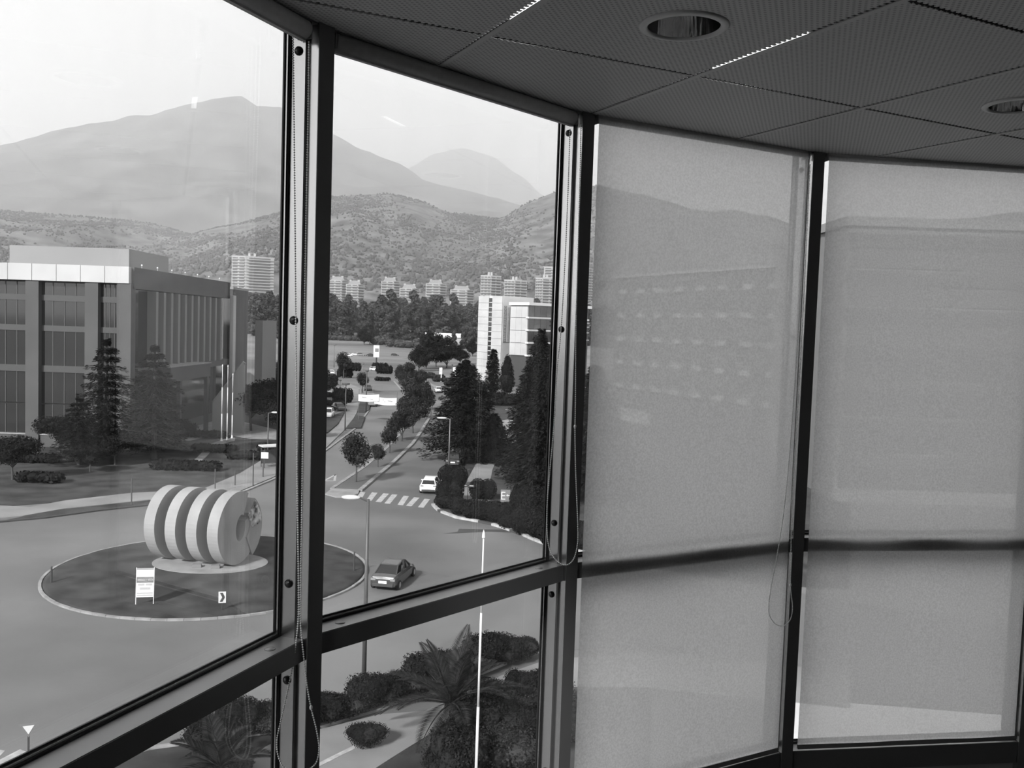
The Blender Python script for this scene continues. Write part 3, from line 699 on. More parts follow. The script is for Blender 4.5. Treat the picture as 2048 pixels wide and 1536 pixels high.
place_car('hatch', 'carwhite', 751, 742, 100, 'white hatchback crossing where the street bends, below the billboard')
place_car('hatch', 'carwhite', 662, 749, -20, 'white hatchback at the far bend beside the round street tree')
place_car('suv', 'carwhite', 656, 836, 175, 'white tall car parked on the grass beside the left pavement')
place_car('hatch', 'cardark', 678, 822, 150, 'dark small car parked behind the tall white one')
place_car('sedan', 'carsilver', 746, 812, 176, 'silver sedan half hidden under the street banner')
place_car('hatch', 'carwhite', 957, 803, 80, 'white hatchback parked behind the big conifer')
for i, (x, y, pt) in enumerate(((697, 713, 'carwhite'), (712, 711, 'carwhite'), (722, 712, 'carsilver'), (742, 713, 'cardark'), (790, 713, 'cardark'))):
    place_car('sedan' if i % 2 else 'hatch', pt, x, y, 90, 'distant %s car in the car park by the field' % {'carwhite': 'white', 'carsilver': 'silver', 'cardark': 'black'}[pt], group='cars in the far car park')

# ================================================================== posts, lamps, signs
def lamp(px, py, ty, label, head=-1, hl=1.0, r=.09, mat='lampmetal', style='arm'):
    p = at(px, py); h = (py - ty) / F_PX * p.y
    t = thing('street_lamp', (p.x, p.y, GZ), 0, label, 'street lamp', 'street lamps')
    obj('pole', MB().cyl((0, 0, 0), (0, 0, h), r, r * .6, 10), mat, t, smooth=True)
    obj('base_plate', MB().cyl((0, 0, 0), (0, 0, .12), r * 2.2, n=10), mat, t)
    if style == 'arm':
        obj('arm', MB().cyl((0, 0, h - .1), (head * .35, 0, h + .05), r * .5, n=6), mat, t)
        obj('lamp_head', MB().blob((head * (.30 + hl / 2), 0, h + .05), (hl / 2, .18, .11), 10, 6), 'lamphead', t, smooth=True)
    else:
        obj('lamp_head', MB().lathe([(0, h + .25), (hl * .5, h + .18), (hl * .5, h - .02), (hl * .2, h - .1)], 12), mat, t)
lamp(727, 1389, 985, 'tall near street lamp rising in front of the dark sedan', -1, .9, .11)
lamp(897, 947, 836, 'street lamp with a pale head before the big conifer', -1, 1.2, .10, 'steel')
lamp(535, 930, 824, 'street lamp with a pale head beside the bus shelter', 1, 1.0, .10)
lamp(690, 861, 768, 'slim lamp post with a flat dark cap on the left pavement', hl=1.2, r=.10, style='cap')
lamp(732, 826, 742, 'slim dark post behind the street banner', hl=.7, r=.13, style='cap')
lamp(725, 786, 728, 'slim grey post left of the black sedan', hl=.5, r=.12, mat='steel', style='cap')
lamp(680, 792, 761, 'short slim post behind the rounded hedge', hl=.6, r=.10, style='cap')
lamp(903, 780, 730, 'grey lamp pole beside the totem signs', hl=.5, r=.14, style='cap')
lamp(1015, 950, 830, 'dark lamp pole among the right hand conifers', hl=.4, r=.09, style='cap')
lamp(668, 735, 690, 'thin far lamp pole by the car park', hl=1.5, r=.14, mat='steel', style='cap')
for x, y0, y1, lab in ((430, 985, 937, 'thin post at the pavement above the sculpture'), (506, 972, 905, 'leaning thin post near the bus shelter'), (263, 1010, 955, 'dark post on the verge left of the sculpture'), (526, 955, 908, 'thin post carrying a small bright sign'), (470, 972, 940, 'small dark post between the sculpture and the shelter')):
    p = at(x, y0); h = (y0 - y1) / F_PX * p.y
    t = thing('roadside_post', (p.x, p.y, GZ), 0, lab, 'post')
    obj('shaft', MB().cyl((0, 0, 0), (0, 0, h), .06, n=8), 'lampmetal', t); obj('foot', MB().cyl((0, 0, 0), (0, 0, .1), .12, n=8), 'lampmetal', t)
    if x == 526: obj('sign_box', MB().box((.15, 0, h - .1), (.75, .12, .65)), 'white', t)
# bus shelter
p = at(552, 935); bs = thing('bus_shelter', (p.x, p.y, GZ), radians(35), 'bus shelter with a pale flat roof on thin posts by the far pavement', 'shelter')
obj('roof', MB().box((0, 0, 2.5), (3.6, 1.5, .14)), 'offwhite', bs)
for x, y in ((-1.5, -.5), (1.5, -.5), (-1.5, .6), (1.5, .6)): obj('post', MB().cyl((x, y, 0), (x, y, 2.45), .05, n=6), 'lampmetal', bs)
obj('back_panel', MB().box((0, .65, 1.2), (3.0, .04, 1.5)), 'greyglass', bs); obj('bench', MB().box((0, .3, .45), (2.4, .4, .06)), 'midgrey', bs)
# flagpoles
def flagpole(p, h, r, label, group, fin=True):
    t = thing('flagpole', (p.x, p.y, GZ), 0, label, 'flagpole', group)
    obj('lower_tube', MB().cyl((0, 0, 0), (0, 0, h * .36), r, r * .95, 10), 'offwhite', t, smooth=True)
    obj('middle_tube', MB().cyl((0, 0, h * .36), (0, 0, h * .70), r * .78, r * .74, 10), 'white', t, smooth=True)
    obj('upper_tube', MB().cyl((0, 0, h * .70), (0, 0, h * .97), r * .55, r * .5, 10), 'white', t, smooth=True)
    obj('finial', MB().lathe([(0, h), (r * .9, h * .985), (r * 1.1, h * .97), (r * .3, h * .965)], 8), 'white', t)
    obj('foot', MB().lathe([(r * 2.4, 0), (r * 1.6, .25), (r, .5)], 10), 'white', t)
p = at(950, 1610); flagpole(p, -GZ - (1062 - 653.5) / F_PX * p.y, .052, 'tall bare white flagpole rising past the near lower pane', 'near flagpole')
for x, yb, yt in ((443, 883, 727), (454, 881, 728), (464, 877, 745)):
    p = at(x, yb); flagpole(p, (yb - yt) / F_PX * p.y, .085, 'bare white flagpole in the row before the office block', 'three flagpoles on the lawn')
# signs
p = at(1010, 1020); es = thing('parking_sign', (p.x, p.y, GZ), 0, 'grey parking sign with a white letter E and arrow above the hedge', 'sign')
hz0 = (1020 - 1006) / F_PX * p.y + .1
obj('post', MB().cyl((0, .05, 0), (0, .05, hz0 + 1.0), .06, n=8), 'dark', es); obj('plate', MB().box((0, 0, hz0 + .55), (.88, .05, 1.15)), 'midgrey', es)
text('E', .8, 'white', es, upright((-.20, -.035, hz0 + .58), (1, 0, 0)), fit=(.38, .72))
ar = MB().add([(.06, -.035, hz0 + .62), (.2, -.035, hz0 + .5), (.2, -.035, hz0 + .74)], [(0, 1, 2)]).box((.30, -.03, hz0 + .62), (.22, .01, .08))
obj('arrow', ar, 'white', es)
p = at(935, 1003); ns = thing('street_name_sign', (p.x, p.y, GZ), 0, 'pair of small dark street name plates on a thin post by the footpath', 'sign')
h = (1003 - 968) / F_PX * p.y
obj('post', MB().cyl((0, .03, 0), (0, .03, h), .03, n=6), 'dark', ns)
for x, w_, a in ((-.24, .34, .5), (.33, .5, -.1)):
    pl = obj('name_plate', MB().box((0, 0, 0), (w_, .03, .22)), 'dark', ns, loc=(x, 0, h - .15), rz=a); obj('print_line', MB().box((0, -.02, .02), (w_ * .7, .01, .05)), 'offwhite', pl)
p = at(57, 1534); ys_ = thing('give_way_sign', (p.x, p.y, GZ), radians(25), 'inverted triangle give-way sign with white centre and dark rim', 'sign')
h = (1534 - 1447) / F_PX * p.y * 1.05
def tri_plate(s, y, z, th): return MB().add([(-s, y, z), (s, y, z), (0, y, z - 1.7 * s), (-s, y + th, z), (s, y + th, z), (0, y + th, z - 1.7 * s)], [(0, 2, 1), (3, 4, 5), (0, 1, 4, 3), (1, 2, 5, 4), (2, 0, 3, 5)])
obj('post', MB().box((0, .06, h / 2 - .05), (.07, .07, h - .1)), 'dark', ys_); pl = obj('plate', tri_plate(.30, 0, h, .02), 'midgrey', ys_); obj('white_centre', tri_plate(.19, -.012, h - .07, .01), 'white', pl)
# banner across the street, billboard, totems
p0, p1 = at(716, 842), at(792, 850)
d = (p1 - p0); bn = thing('street_banner', (p0.x, p0.y, GZ), atan2(d.y, d.x), 'white printed banner in two lengths stretched over the outbound lane', 'banner')
L = d.length; k = p0.y / F_PX
for x in (0, L): obj('pole', MB().cyl((x, .1, 0), (x, .1, 5.4), .035, n=6), 'steel', bn)
def cloth(x0, x1, za, zb, hh, y):
    b = MB(); n = 14; vs_ = []
    for i in range(n + 1):
        q = i / n; x = x0 + (x1 - x0) * q; z = za + (zb - za) * q - .12 * sin(pi * q); yy = y + .05 * sin(q * 9)
        vs_ += [(x, yy, z - hh), (x, yy, z), (x, yy + .02, z), (x, yy + .02, z - hh)]
    fs_ = [(a * 4 + e, a * 4 + (e + 1) % 4, a * 4 + 4 + (e + 1) % 4, a * 4 + 4 + e) for a in range(n) for e in range(4)] + [(0, 3, 2, 1), (4 * n, 4 * n + 1, 4 * n + 2, 4 * n + 3)]
    return b.add(vs_, fs_)
zl, zr_ = (842 - 788) * k, (850 - 796) * p1.y / F_PX
c1 = obj('banner_cloth', cloth(.02, L * .55, zl, zl * .45 + zr_ * .55 + .35, 1.15, -.08), 'white', bn)
c2 = obj('banner_cloth', cloth(L * .42, L - .02, zl * .5 + zr_ * .5 - .1, zr_ + .05, 1.2, 0), 'white', bn)
for x, z, w_ in ((L * .16, zl - .4, .9), (L * .34, zl - .62, .9)): obj('print_line', MB().box((x, -.11, z), (w_, .03, .09)), 'text_grey', c1)
for x, z, w_ in ((L * .66, zr_ - .45, .28), (L * .70, zr_ - .75, .25), (L * .83, zr_ - .55, .9)): obj('print_line', MB().box((x, -.04, z), (w_, .04, .12)), 'text_grey', c2)
p = at(752, 738); bb = thing('billboard', (p.x, p.y, GZ), 0, 'white billboard on a dark post beyond the street bend', 'billboard'); k = p.y / F_PX
obj('post', MB().cyl((0, .3, 0), (0, .3, (738 - 700) * k), .3, n=8), 'dark', bb); obj('panel', MB().box((0, 0, (738 - 702.5) * k), (11.5 * k, .3, 24 * k)), 'white', bb)
obj('printed_picture', MB().box((1 * k, -.2, (738 - 700) * k), (7 * k, .1, 7 * k)), 'midgrey', bb)
for x, yb, yt in ((881, 764, 735), (908, 772, 734)):
    p = at(x, yb); k = p.y / F_PX; t = thing('totem_sign', (p.x, p.y, GZ), 0, 'slim white totem sign with a boxed head by the flower bed', 'sign', 'totem signs by the flower bed')
    obj('stem', MB().box((1.2 * k, 0, (yb - yt) * k / 2), (2.0 * k, .2, (yb - yt) * k)), 'offwhite', t)
    for z in (.88, .64): obj('sign_box', MB().box((0, -.1, (yb - yt) * k * z), (6 * k, .3, (yb - yt) * k * .22)), 'white', t)
# ================================================================== plants
def crown(cl, leaf, size, mat, core=.55):
    b = MB()
    for c, r, cnt in cl:
        rr = r if hasattr(r, '__len__') else (r, r, r)
        if core: b.blob(c, [q * core for q in rr], 8, 5, .15)
        b.leaves(c, rr, cnt, leaf)
    return b
def tree_round(h=4.2, r=1.3, trunk=1.4, leaf=.19, mat='leaf', cnt=2600, name='street_tree'):
    t = thing(name)
    obj('trunk', MB().path([(0, 0, 0), (.05, 0, trunk * .6), (0, 0, trunk * 1.3)], [.09, .07, .05], 7), 'bark', t)
    zc = trunk + (h - trunk) / 2
    cl = [((0, 0, zc), (r * .8, r * .8, (h - trunk) / 2), cnt // 2)]
    for i in range(6):
        a = i * 1.05; cl.append(((r * .55 * cos(a), r * .55 * sin(a), zc + random.uniform(-.35, .35) * (h - trunk)), r * .55, cnt // 12))
    obj('foliage', crown(cl, leaf, leaf, mat), mat, t)
    return t
def tree_broad(h, r, mat='leaf_dark', cnt=2600, leaf=.4, name='broadleaf_tree', trunk=.3):
    t = thing(name); z0 = h * trunk
    br = MB().path([(0, 0, 0), (.1, .05, z0), (0, 0, h * .7)], [.045 * h * .5, .035 * h * .5, .01 * h], 7)
    cl = []
    for i in range(11):
        a = i * 2.4; q = sqrt((i + .5) / 11) * r * .62; z = z0 + (h - z0) * (.25 + .55 * random.random()) * (1 - .25 * q / r)
        c = (q * cos(a), q * sin(a), z); cl.append((c, (r * .42, r * .42, r * .36), cnt // 11))
        br.path([(0, 0, z0 * .9), tuple(v * .9 for v in c)], [.02 * h * .4, .01], 5)
    cl.append(((0, 0, h - r * .35), (r * .4, r * .4, r * .35), cnt // 11))
    obj('trunk', br, 'bark', t); obj('foliage', crown(cl, leaf, leaf, mat), mat, t)
    return t
def conifer(h, r, cnt=9, mat='leaf_con', leaf=.42, name='conifer', base=.15, droop=.22, per=44):
    t = thing(name); br = MB().path([(0, 0, 0), (.0, .05, h * .5), (0, 0, h)], [.028 * h, .016 * h, .02], 8)
    b = MB(); lev = int(cnt)
    for k in range(lev):
        q = k / (lev - 1); z = h * (base + (1 - base) * q * .97); rr = r * (1 - q) ** .62 + .2
        nb = 9 if q < .7 else 6
        for i in range(nb):
            a = i * 2 * pi / nb + k * 1.1 + random.uniform(-.25, .25); L = rr * random.uniform(.72, 1.1)
            tip = Vector((L * cos(a), L * sin(a), z - droop * L + random.uniform(-.2, .2)))
            br.path([(0, 0, z), tip * .9 + Vector((0, 0, z)) * .1 * 0], [.05, .015], 4)
            for s in range(per):
                u = random.random() ** .7; p = Vector((0, 0, z)).lerp(tip, u)
                w = .34 * L * (1 - u * .6)
                p = p + Vector((-sin(a), cos(a), 0)) * random.uniform(-w, w) + Vector((0, 0, random.uniform(-.35, .2)))
                dr = Vector((cos(a + random.uniform(-.7, .7)), sin(a + random.uniform(-.7, .7)), random.uniform(-.5, .1))).normalized()
                sd = dr.cross(Vector((random.uniform(-.5, .5), random.uniform(-.5, .5), 1))).normalized(); z_ = leaf * random.uniform(.6, 1.4)
                b.add([p, p + dr * z_ * .5 + sd * z_ * .22, p + dr * z_, p + dr * z_ * .5 - sd * z_ * .22], [(0, 1, 2, 3)])
    obj('trunk', br, 'bark', t); obj('foliage', b, mat, t)
    return t
def shrub(r, mat='leaf_dark', cnt=500, leaf=.16, name='shrub', lob=5):
    t = thing(name); cl = [((0, 0, r[2] * .55), (r[0] * .8, r[1] * .8, r[2] * .5), cnt // 2)]
    for i in range(lob):
        a = i * 6.28 / lob + .4; cl.append(((r[0] * .5 * cos(a), r[1] * .5 * sin(a), r[2] * random.uniform(.45, .75)), (r[0] * .48, r[1] * .48, r[2] * .35), cnt // 2 // lob))
    obj('foliage', crown(cl, leaf, leaf, mat, .7), mat, t)
    obj('stem', MB().path([(0, 0, -.05), (.03, 0, r[2] * .4)], [.05, .03], 5), 'bark', t)
    return t
def hedge(px, label, w, h, d, rz=0, mat='leaf_dark', leaf=.13, dens=330, name='clipped_hedge', cat='hedge', group=None):
    p = at(*px); t = thing(name, (p.x, p.y, GZ), rz, label, cat, group)
    b = MB(); n = max(2, int(w / .9))
    for i in range(n):
        x = -w / 2 + w * (i + .5) / n; rr = (w / n * .95, d / 2, h / 2)
        b.blob((x, 0, h * .5), [q * .82 for q in rr], 8, 5, .08); b.leaves((x, 0, h * .5), rr, int(dens * (w / n + d) * h), leaf, .8)
    obj('foliage', b, mat, t)
    obj('stem', MB().path([(0, 0, -.05), (0, 0, h * .4)], [.06, .04], 5), 'bark', t)
    return t
def put(proto, px=None, scale=1, rz=None, label='', cat='tree', group=None, pos=None, first=set()):
    o = proto if proto.name not in first else copy_tree(proto)
    first.add(proto.name)
    p = at(*px) if pos is None else Vector((*pos, 0)); z = land(p.y)
    o.location = (p.x, p.y, z); o.scale = (scale,) * 3 if not hasattr(scale, '__len__') else scale
    o.rotation_euler = (0, 0, random.uniform(0, 6.28) if rz is None else rz)
    o['label'] = label; o['category'] = cat
    if group: o['group'] = group
    return o
MG = 'trees on the median'
rt = tree_round()
put(rt, (712, 966), 1.28, label='round clipped street tree nearest the median nose', group=MG)
put(rt, (756, 936), .68, label='small round street tree second from the median nose', group=MG)
put(rt, (779, 908), .95, label='round street tree third from the median nose', group=MG)
b1 = tree_broad(6.0, 2.4, 'leaf', 6000, .22, 'street_tree', .16)
put(b1, (803, 884), (1.0, 1.0, 1.0), label='bushy street tree where the median narrows', group=MG)
put(b1, (826, 868), (1.2, 1.2, 1.35), label='tall bushy street tree in the middle of the median row', group=MG)
put(b1, (838, 842), (1.35, 1.35, 1.5), label='tallest bushy street tree on the median', group=MG)
put(b1, (845, 822), (1.0, 1.0, 1.3), label='bushy tree behind the tallest median tree', group=MG)
put(b1, (818, 793), (1.6, 1.6, 1.35), label='leaning dark tree at the far end of the median', group=MG)
put(rt, (800, 768), 1.3, label='pale thin tree past the far end of the median', group=MG)
put(rt, (687, 757), 1.9, label='lone street tree at the far road bend', group=MG)
put(rt, (725, 786), 1.2, label='small tree by the slim grey post', group=MG)
# big conifers on the right
c1 = conifer(12.5, 4.9, 24, leaf=.36, per=170)
put(c1, (927, 918), (1.12, 1.12, 1.0), 0.3, 'largest dark conifer standing behind the pale-headed street lamp', group='conifers by the street')
c2 = conifer(11, 3.8, 20, leaf=.36, per=140, droop=.3)
put(c2, (985, 925), (.8, .8, .55), 1, 'lower conifer filling the gap beside the largest one', group='conifers by the street')
put(c2, (1085, 1000), (.9, .9, 1.25), 2, 'tall dark conifer close to the window post', group='conifers by the street')
put(c2, (1058, 960), (1.0, 1.0, 1.2), 3.3, 'tall conifer behind the parking sign', group='conifers by the street')
put(c2, (1120, 960), (1.2, 1.2, 1.3), 4.1, 'dark conifer partly covered by the window post', group='conifers by the street')
put(c2, (1075, 900), (1.1, 1.1, 1.5), 5.0, 'highest dark conifer in front of the glazed office wing', group='conifers by the street')
put(c2, (1180, 1000), (1.3, 1.3, 1.2), .5, 'conifer seen dimly through the lowered blind', group='conifers by the street')
cyp = conifer(9, 1.5, 18, leaf=.4, per=60, droop=-.5, base=.04, name='cypress')
put(cyp, (985, 785), (1.35, 1.35, 1.22), 0, 'pointed cypress before the white tower wall', group='cypresses by the sign-bearing building')
cy2 = thing('cypress'); obj('trunk', MB().path([(0, 0, 0), (0, 0, 5)], [.25, .1], 6), 'bark', cy2); obj('foliage', crown([((0, 0, 2.6), (2.1, 2.1, 2.6), 2200), ((0, 0, 4.6), (1.7, 1.7, 2.6), 1600), ((0, 0, 6.2), (1.0, 1.0, 1.9), 800)], .3, .32, 'leaf_dark', .85), 'leaf_dark', cy2)
put(cy2, (1013, 790), (1.0, 1.0, 1.25), 0, 'rounded cypress below the rental lettering', group='cypresses by the sign-bearing building')
# hedges by the painted kerb
for px, lab, w, h, d, rz in (((899, 1004), 'loose dark bush next to the white hatchback', 1.9, 2.2, 2.0, 0), ((902, 1019), 'clipped low hedge at the start of the painted kerb', 2.6, 1.3, 1.6, -.6), ((927, 1030), 'small rounded hedge between two larger ones', 1.7, 1.2, 1.3, 0),
                             ((943, 1016), 'low hedge under the street name sign', 2.2, .7, 1.4, -.3), ((978, 1042), 'wide rounded hedge before the parking sign', 4.0, 1.8, 2.4, -.3), ((965, 1000), 'dark bush beside the pale footpath', 1.9, 2.1, 1.8, 0),
                             ((1030, 1060), 'dark hedge where the painted kerb breaks', 2.2, 1.3, 2.0, -.5), ((1060, 1072), 'bushy hedge at the corner of the painted kerb', 2.6, 2.6, 2.2, -.5), ((1090, 1080), 'dense hedge beside the window post above the kerb', 2.4, 2.6, 2.2, -.4),
                             ((1064, 1030), 'dark bush right of the parking sign', 3.2, 2.6, 2.6, 0), ((1080, 1040), 'dark bush under the tall conifers', 3.6, 3.0, 3.0, 0), ((1130, 1095), 'dark hedge behind the lowered blind edge', 3.4, 2.2, 2.4, -.3), ((905, 975), 'dark shrub at the foot of the pale-headed lamp', 2.2, 2.4, 2.0, 0)):
    hedge(px, lab, w, h, d, rz, group='hedges by the painted kerb')
# left pavement planting
hedge((685, 806), 'round-topped clipped hedge beside the left pavement', 3.6, 3.2, 2.6, mat='leaf_dark', leaf=.35, dens=40)
for pts, lab in (([(692, 858), (712, 833), (730, 836), (722, 858)], 'dark planted bed along the left pavement below the slim lamp post'), ([(714, 825), (720, 806), (742, 806), (738, 822), (730, 826)], 'dark planted bed under the street banner'),
                 ([(640, 870), (640, 842), (690, 825), (676, 850), (655, 868)], 'dark grass plot beside the parked tall white car')):
    obj('flower_bed', MB().prism(poly_px(pts), GZ - .02, GZ + .25), 'grass', label=lab, cat='flower bed')
for px, lab, w in (((672, 795), 'low dark hedge mound by the left side street', 5), ((664, 812), 'low hedge behind the tall white car', 5), ((690, 756), 'bush at the foot of the lone street tree', 4), ((765, 762), 'flat shrub patch at the street bend', 4), ((760, 742), 'dark bush under the billboard', 5), ((768, 748), 'tall dark bush beside the billboard bush', 5),
                   ((700, 742), 'pale bush row at the car park edge', 7), ((825, 803), 'flat shrub patch beside the median tree', 4), ((655, 770), 'dark shrub on the left side street corner', 5)):
    hedge(px, lab, w, 1.2 if 'flat' in lab or 'low' in lab else 3.0, 2.0, leaf=.5, dens=16, group='roadside bushes')
sidetree = tree_broad(8, 4.0, 'leaf_dark', 4500, .42, 'broadleaf_tree', .1)
BG = 'trees around the far lots'
put(sidetree, (648, 792), .8, label='dark tree beside the window post at the side street', group=BG)
put(sidetree, (560, 775), (1.2, 1.2, .8), label='dark broad tree by the far side street left of the post', group=BG)
for px, s, lab in (((852, 738), 1.5, 'large dark field tree furthest from the white tower'), ((872, 734), 1.7, 'large dark field tree in the middle of the clump'), ((893, 736), 1.6, 'large dark field tree nearest the white tower'), ((838, 742), 1.2, 'smaller dark field tree at the clump edge'), ((728, 700), 1.4, 'lone round tree standing in the open field'),
                   ((945, 716), 1.2, 'dark tree beside the white tower wall'), ((920, 728), 1.1, 'dark tree between the field clump and the tower'), ((858, 712), 1.6, 'dark tree behind the field clump')):
    put(sidetree, px, s, label=lab, group=BG)
for px, lab in (((865, 757), 'flower bed bush beside the totem signs'), ((890, 764), 'flower bed bush between the totem signs'), ((915, 772), 'flower bed bush past the totem signs'), ((845, 752), 'flower bed bush at the street corner')):
    hedge(px, lab, 7, 1.4, 3, leaf=.45, dens=16, mat='leaf', group='bushes of the flower bed')
for px, w, lab in (((970, 800), 9, 'dark hedge in front of the rounded cypress'), ((1010, 812), 10, 'dark hedge along the pale parking strip'), ((1050, 806), 9, 'dark hedge below the glazed office wing'), ((1090, 815), 9, 'dark hedge close to the window post, far'), ((940, 790), 7, 'dark hedge beside the parked white hatchback')):
    hedge(px, lab, w, 2.0, 2.5, leaf=.5, dens=16, group='hedges of the car lot')
hedge((555, 760), 'low hedge left of the window post at the far bend', 8, 2.2, 3, leaf=.5, dens=16)
# trees before the office block
ar = conifer(13.5, 4.4, 13, leaf=.38, per=120, droop=.12, mat='leaf_dark', name='layered_conifer')
LB = 'trees on the office lawn'
put(ar, (212, 915), (1, 1, 1.02), .2, 'layered conifer in front of the second office column', group=LB)
put(ar, (308, 918), (1.0, 1.0, .98), 1.2, 'layered conifer in front of the office corner', group=LB)
put(ar, (158, 930), (.75, .75, .55), 2.2, 'low layered conifer beside the taller two', group=LB)
lt = tree_broad(7.5, 4.2, 'leaf_dark', 6500, .3)
put(lt, (502, 862), (1.1, 1.1, .95), label='broad dark tree beyond the three flagpoles', group=LB)
put(lt, (540, 850), (1.1, 1.1, 1.0), label='broad dark tree behind the bus shelter lamp', group=LB)
put(lt, (572, 880), (.8, .8, .8), label='dark tree partly hidden by the window post', group=LB)
put(lt, (300, 905), (.7, .7, .5), label='low spreading tree at the office corner', group=LB)
put(lt, (230, 930), (.6, .6, .45), label='low spreading tree on the open lawn', group=LB)
put(lt, (120, 905), (.8, .8, .6), label='low spreading tree against the office plinth', group=LB)
put(lt, (350, 900), (.7, .7, .5), label='low tree between the layered conifers and the entrance', group=LB)
put(lt, (180, 945), (.5, .5, .4), label='small spreading tree at the lawn edge', group=LB)
put(lt, (25, 960), (.7, .7, .6), label='low pale tree at the parked row before the office', group=LB)
for px, w, lab in (((60, 925), 6, 'dark bush row below the office plinth'), ((80, 965), 4, 'dark bush on the lawn with a pale patch behind'), ((390, 875), 8, 'dark flower bed bush at the office entrance'), ((430, 905), 5, 'low bush by the path to the flagpoles'), ((520, 920), 7, 'dark shrub mass beside the bus shelter'), ((560, 905), 5, 'dark shrub behind the bus shelter'), ((345, 940), 4, 'small clipped shrub on the open lawn'), ((365, 940), 3, 'second small clipped shrub on the open lawn'), ((400, 941), 4, 'third small clipped shrub on the open lawn')):
    hedge(px, lab, w, 1.1, 2.4, leaf=.4, dens=20, group='bushes on the office lawn')
slab('lawn_path', [(372, 934), (395, 915), (418, 890), (445, 880), (470, 876), (470, 882), (432, 892), (412, 915), (400, 925), (380, 936)], .07, 'paving', 'narrow pale path crossing the lawn to the flagpoles')
slab('entrance_apron', [(330, 862), (400, 838), (470, 840), (560, 862), (560, 880), (500, 878), (440, 868), (380, 882), (335, 880)], .06, 'concrete', 'pale apron before the office entrance')
# --- planting below the window
hs = [shrub((1.5, 1.2, 1.3), 'leaf_dark', 9000, .085, lob=9), shrub((1.4, 1.3, 1.1), 'leaf', 8000, .085, lob=8), shrub((1.2, 1.1, 1.6), 'leaf_dark', 8000, .09, lob=8)]
NS = 'shrubs between the near road and the footpath'
for i, (px, s, lab) in enumerate((((655, 1440), .85, 'dark shrub at the window post end of the near hedge'), ((695, 1432), .8, 'dark shrub beside the near lamp post foot'), ((735, 1418), .95, 'dark shrub right of the near lamp post foot'), ((775, 1405), .9, 'dark shrub before the left palm fronds'), ((812, 1393), 1.0, 'dark shrub left of the palm crown'),
                                  ((850, 1378), 1.05, 'taller dark shrub behind the palm crown'), ((890, 1368), 1.1, 'dark shrub behind the upright palm fronds'), ((930, 1350), 1.1, 'dark shrub between palm and flagpole'), ((965, 1340), 1.1, 'dark shrub crossed by the white flagpole'), ((1000, 1325), 1.1, 'dark shrub right of the white flagpole'), ((1035, 1318), .9, 'dark shrub near the far end of the near hedge'), ((1055, 1312), .6, 'last small shrub at the far end of the near hedge'),
                                  ((600, 1450), 1.0, 'dark shrub hidden partly by the window post'), ((540, 1462), 1.0, 'dark shrub seen through the lower pane next to the post'), ((480, 1475), 1.0, 'dark shrub under the sloping rail in the lower pane'), ((420, 1500), .9, 'dark shrub at the low corner of the lower pane'))):
    put(hs[i % 3], px, s, label=lab, cat='shrub', group=NS)
NB = 'shrubs in the planting bed'
for i, (px, s, lab) in enumerate((((890, 1548), .8, 'dark shrub in the bed below the palm trunk'), ((925, 1500), 1.0, 'dark shrub against the palm trunk'), ((960, 1490), 1.2, 'dark shrub left of the white flagpole in the bed'), ((1000, 1470), 1.2, 'dark shrub right of the white flagpole in the bed'), ((1045, 1450), 1.2, 'dark shrub by the footpath end of the bed'), ((1090, 1440), 1.2, 'dark shrub touching the second window post'),
                                  ((1070, 1500), 1.3, 'dark shrub in the bed corner by the second window post'), ((1020, 1530), 1.3, 'dark shrub low in the bed right of the flagpole'), ((920, 1560), 1.2, 'dark shrub at the bottom of the bed'), ((1080, 1395), .9, 'shrub spilling over the footpath edge'), ((990, 1410), .9, 'shrub beneath the right palm fronds'), ((1040, 1402), .8, 'small shrub on the footpath edge'), ((1130, 1480), 1.3, 'dark shrub behind the second window post'))):
    put(hs[i % 3], px, s, label=lab, cat='shrub', group=NB)
pg = shrub((.7, .7, .9), 'leaf_pale', 2500, .09)
for px, lab in (((885, 1545), 'pale grassy tuft at the foot of the palm'), ((930, 1535), 'pale grassy tuft near the flagpole')):
    put(pg, px, .9, label=lab, cat='shrub', group='pale tufts in the planting bed')
rb = shrub((.95, .75, 1.0), 'leaf_dark', 7000, .06, lob=7)
put(rb, (733, 1497), 1.0, .3, 'small dense round bush standing alone on the paved footpath', 'shrub')
put(pg, (475, 1545), 1.0, label='pale spiky tuft beside the path seen through the lower pane', cat='shrub', group='pale tufts in the planting bed')
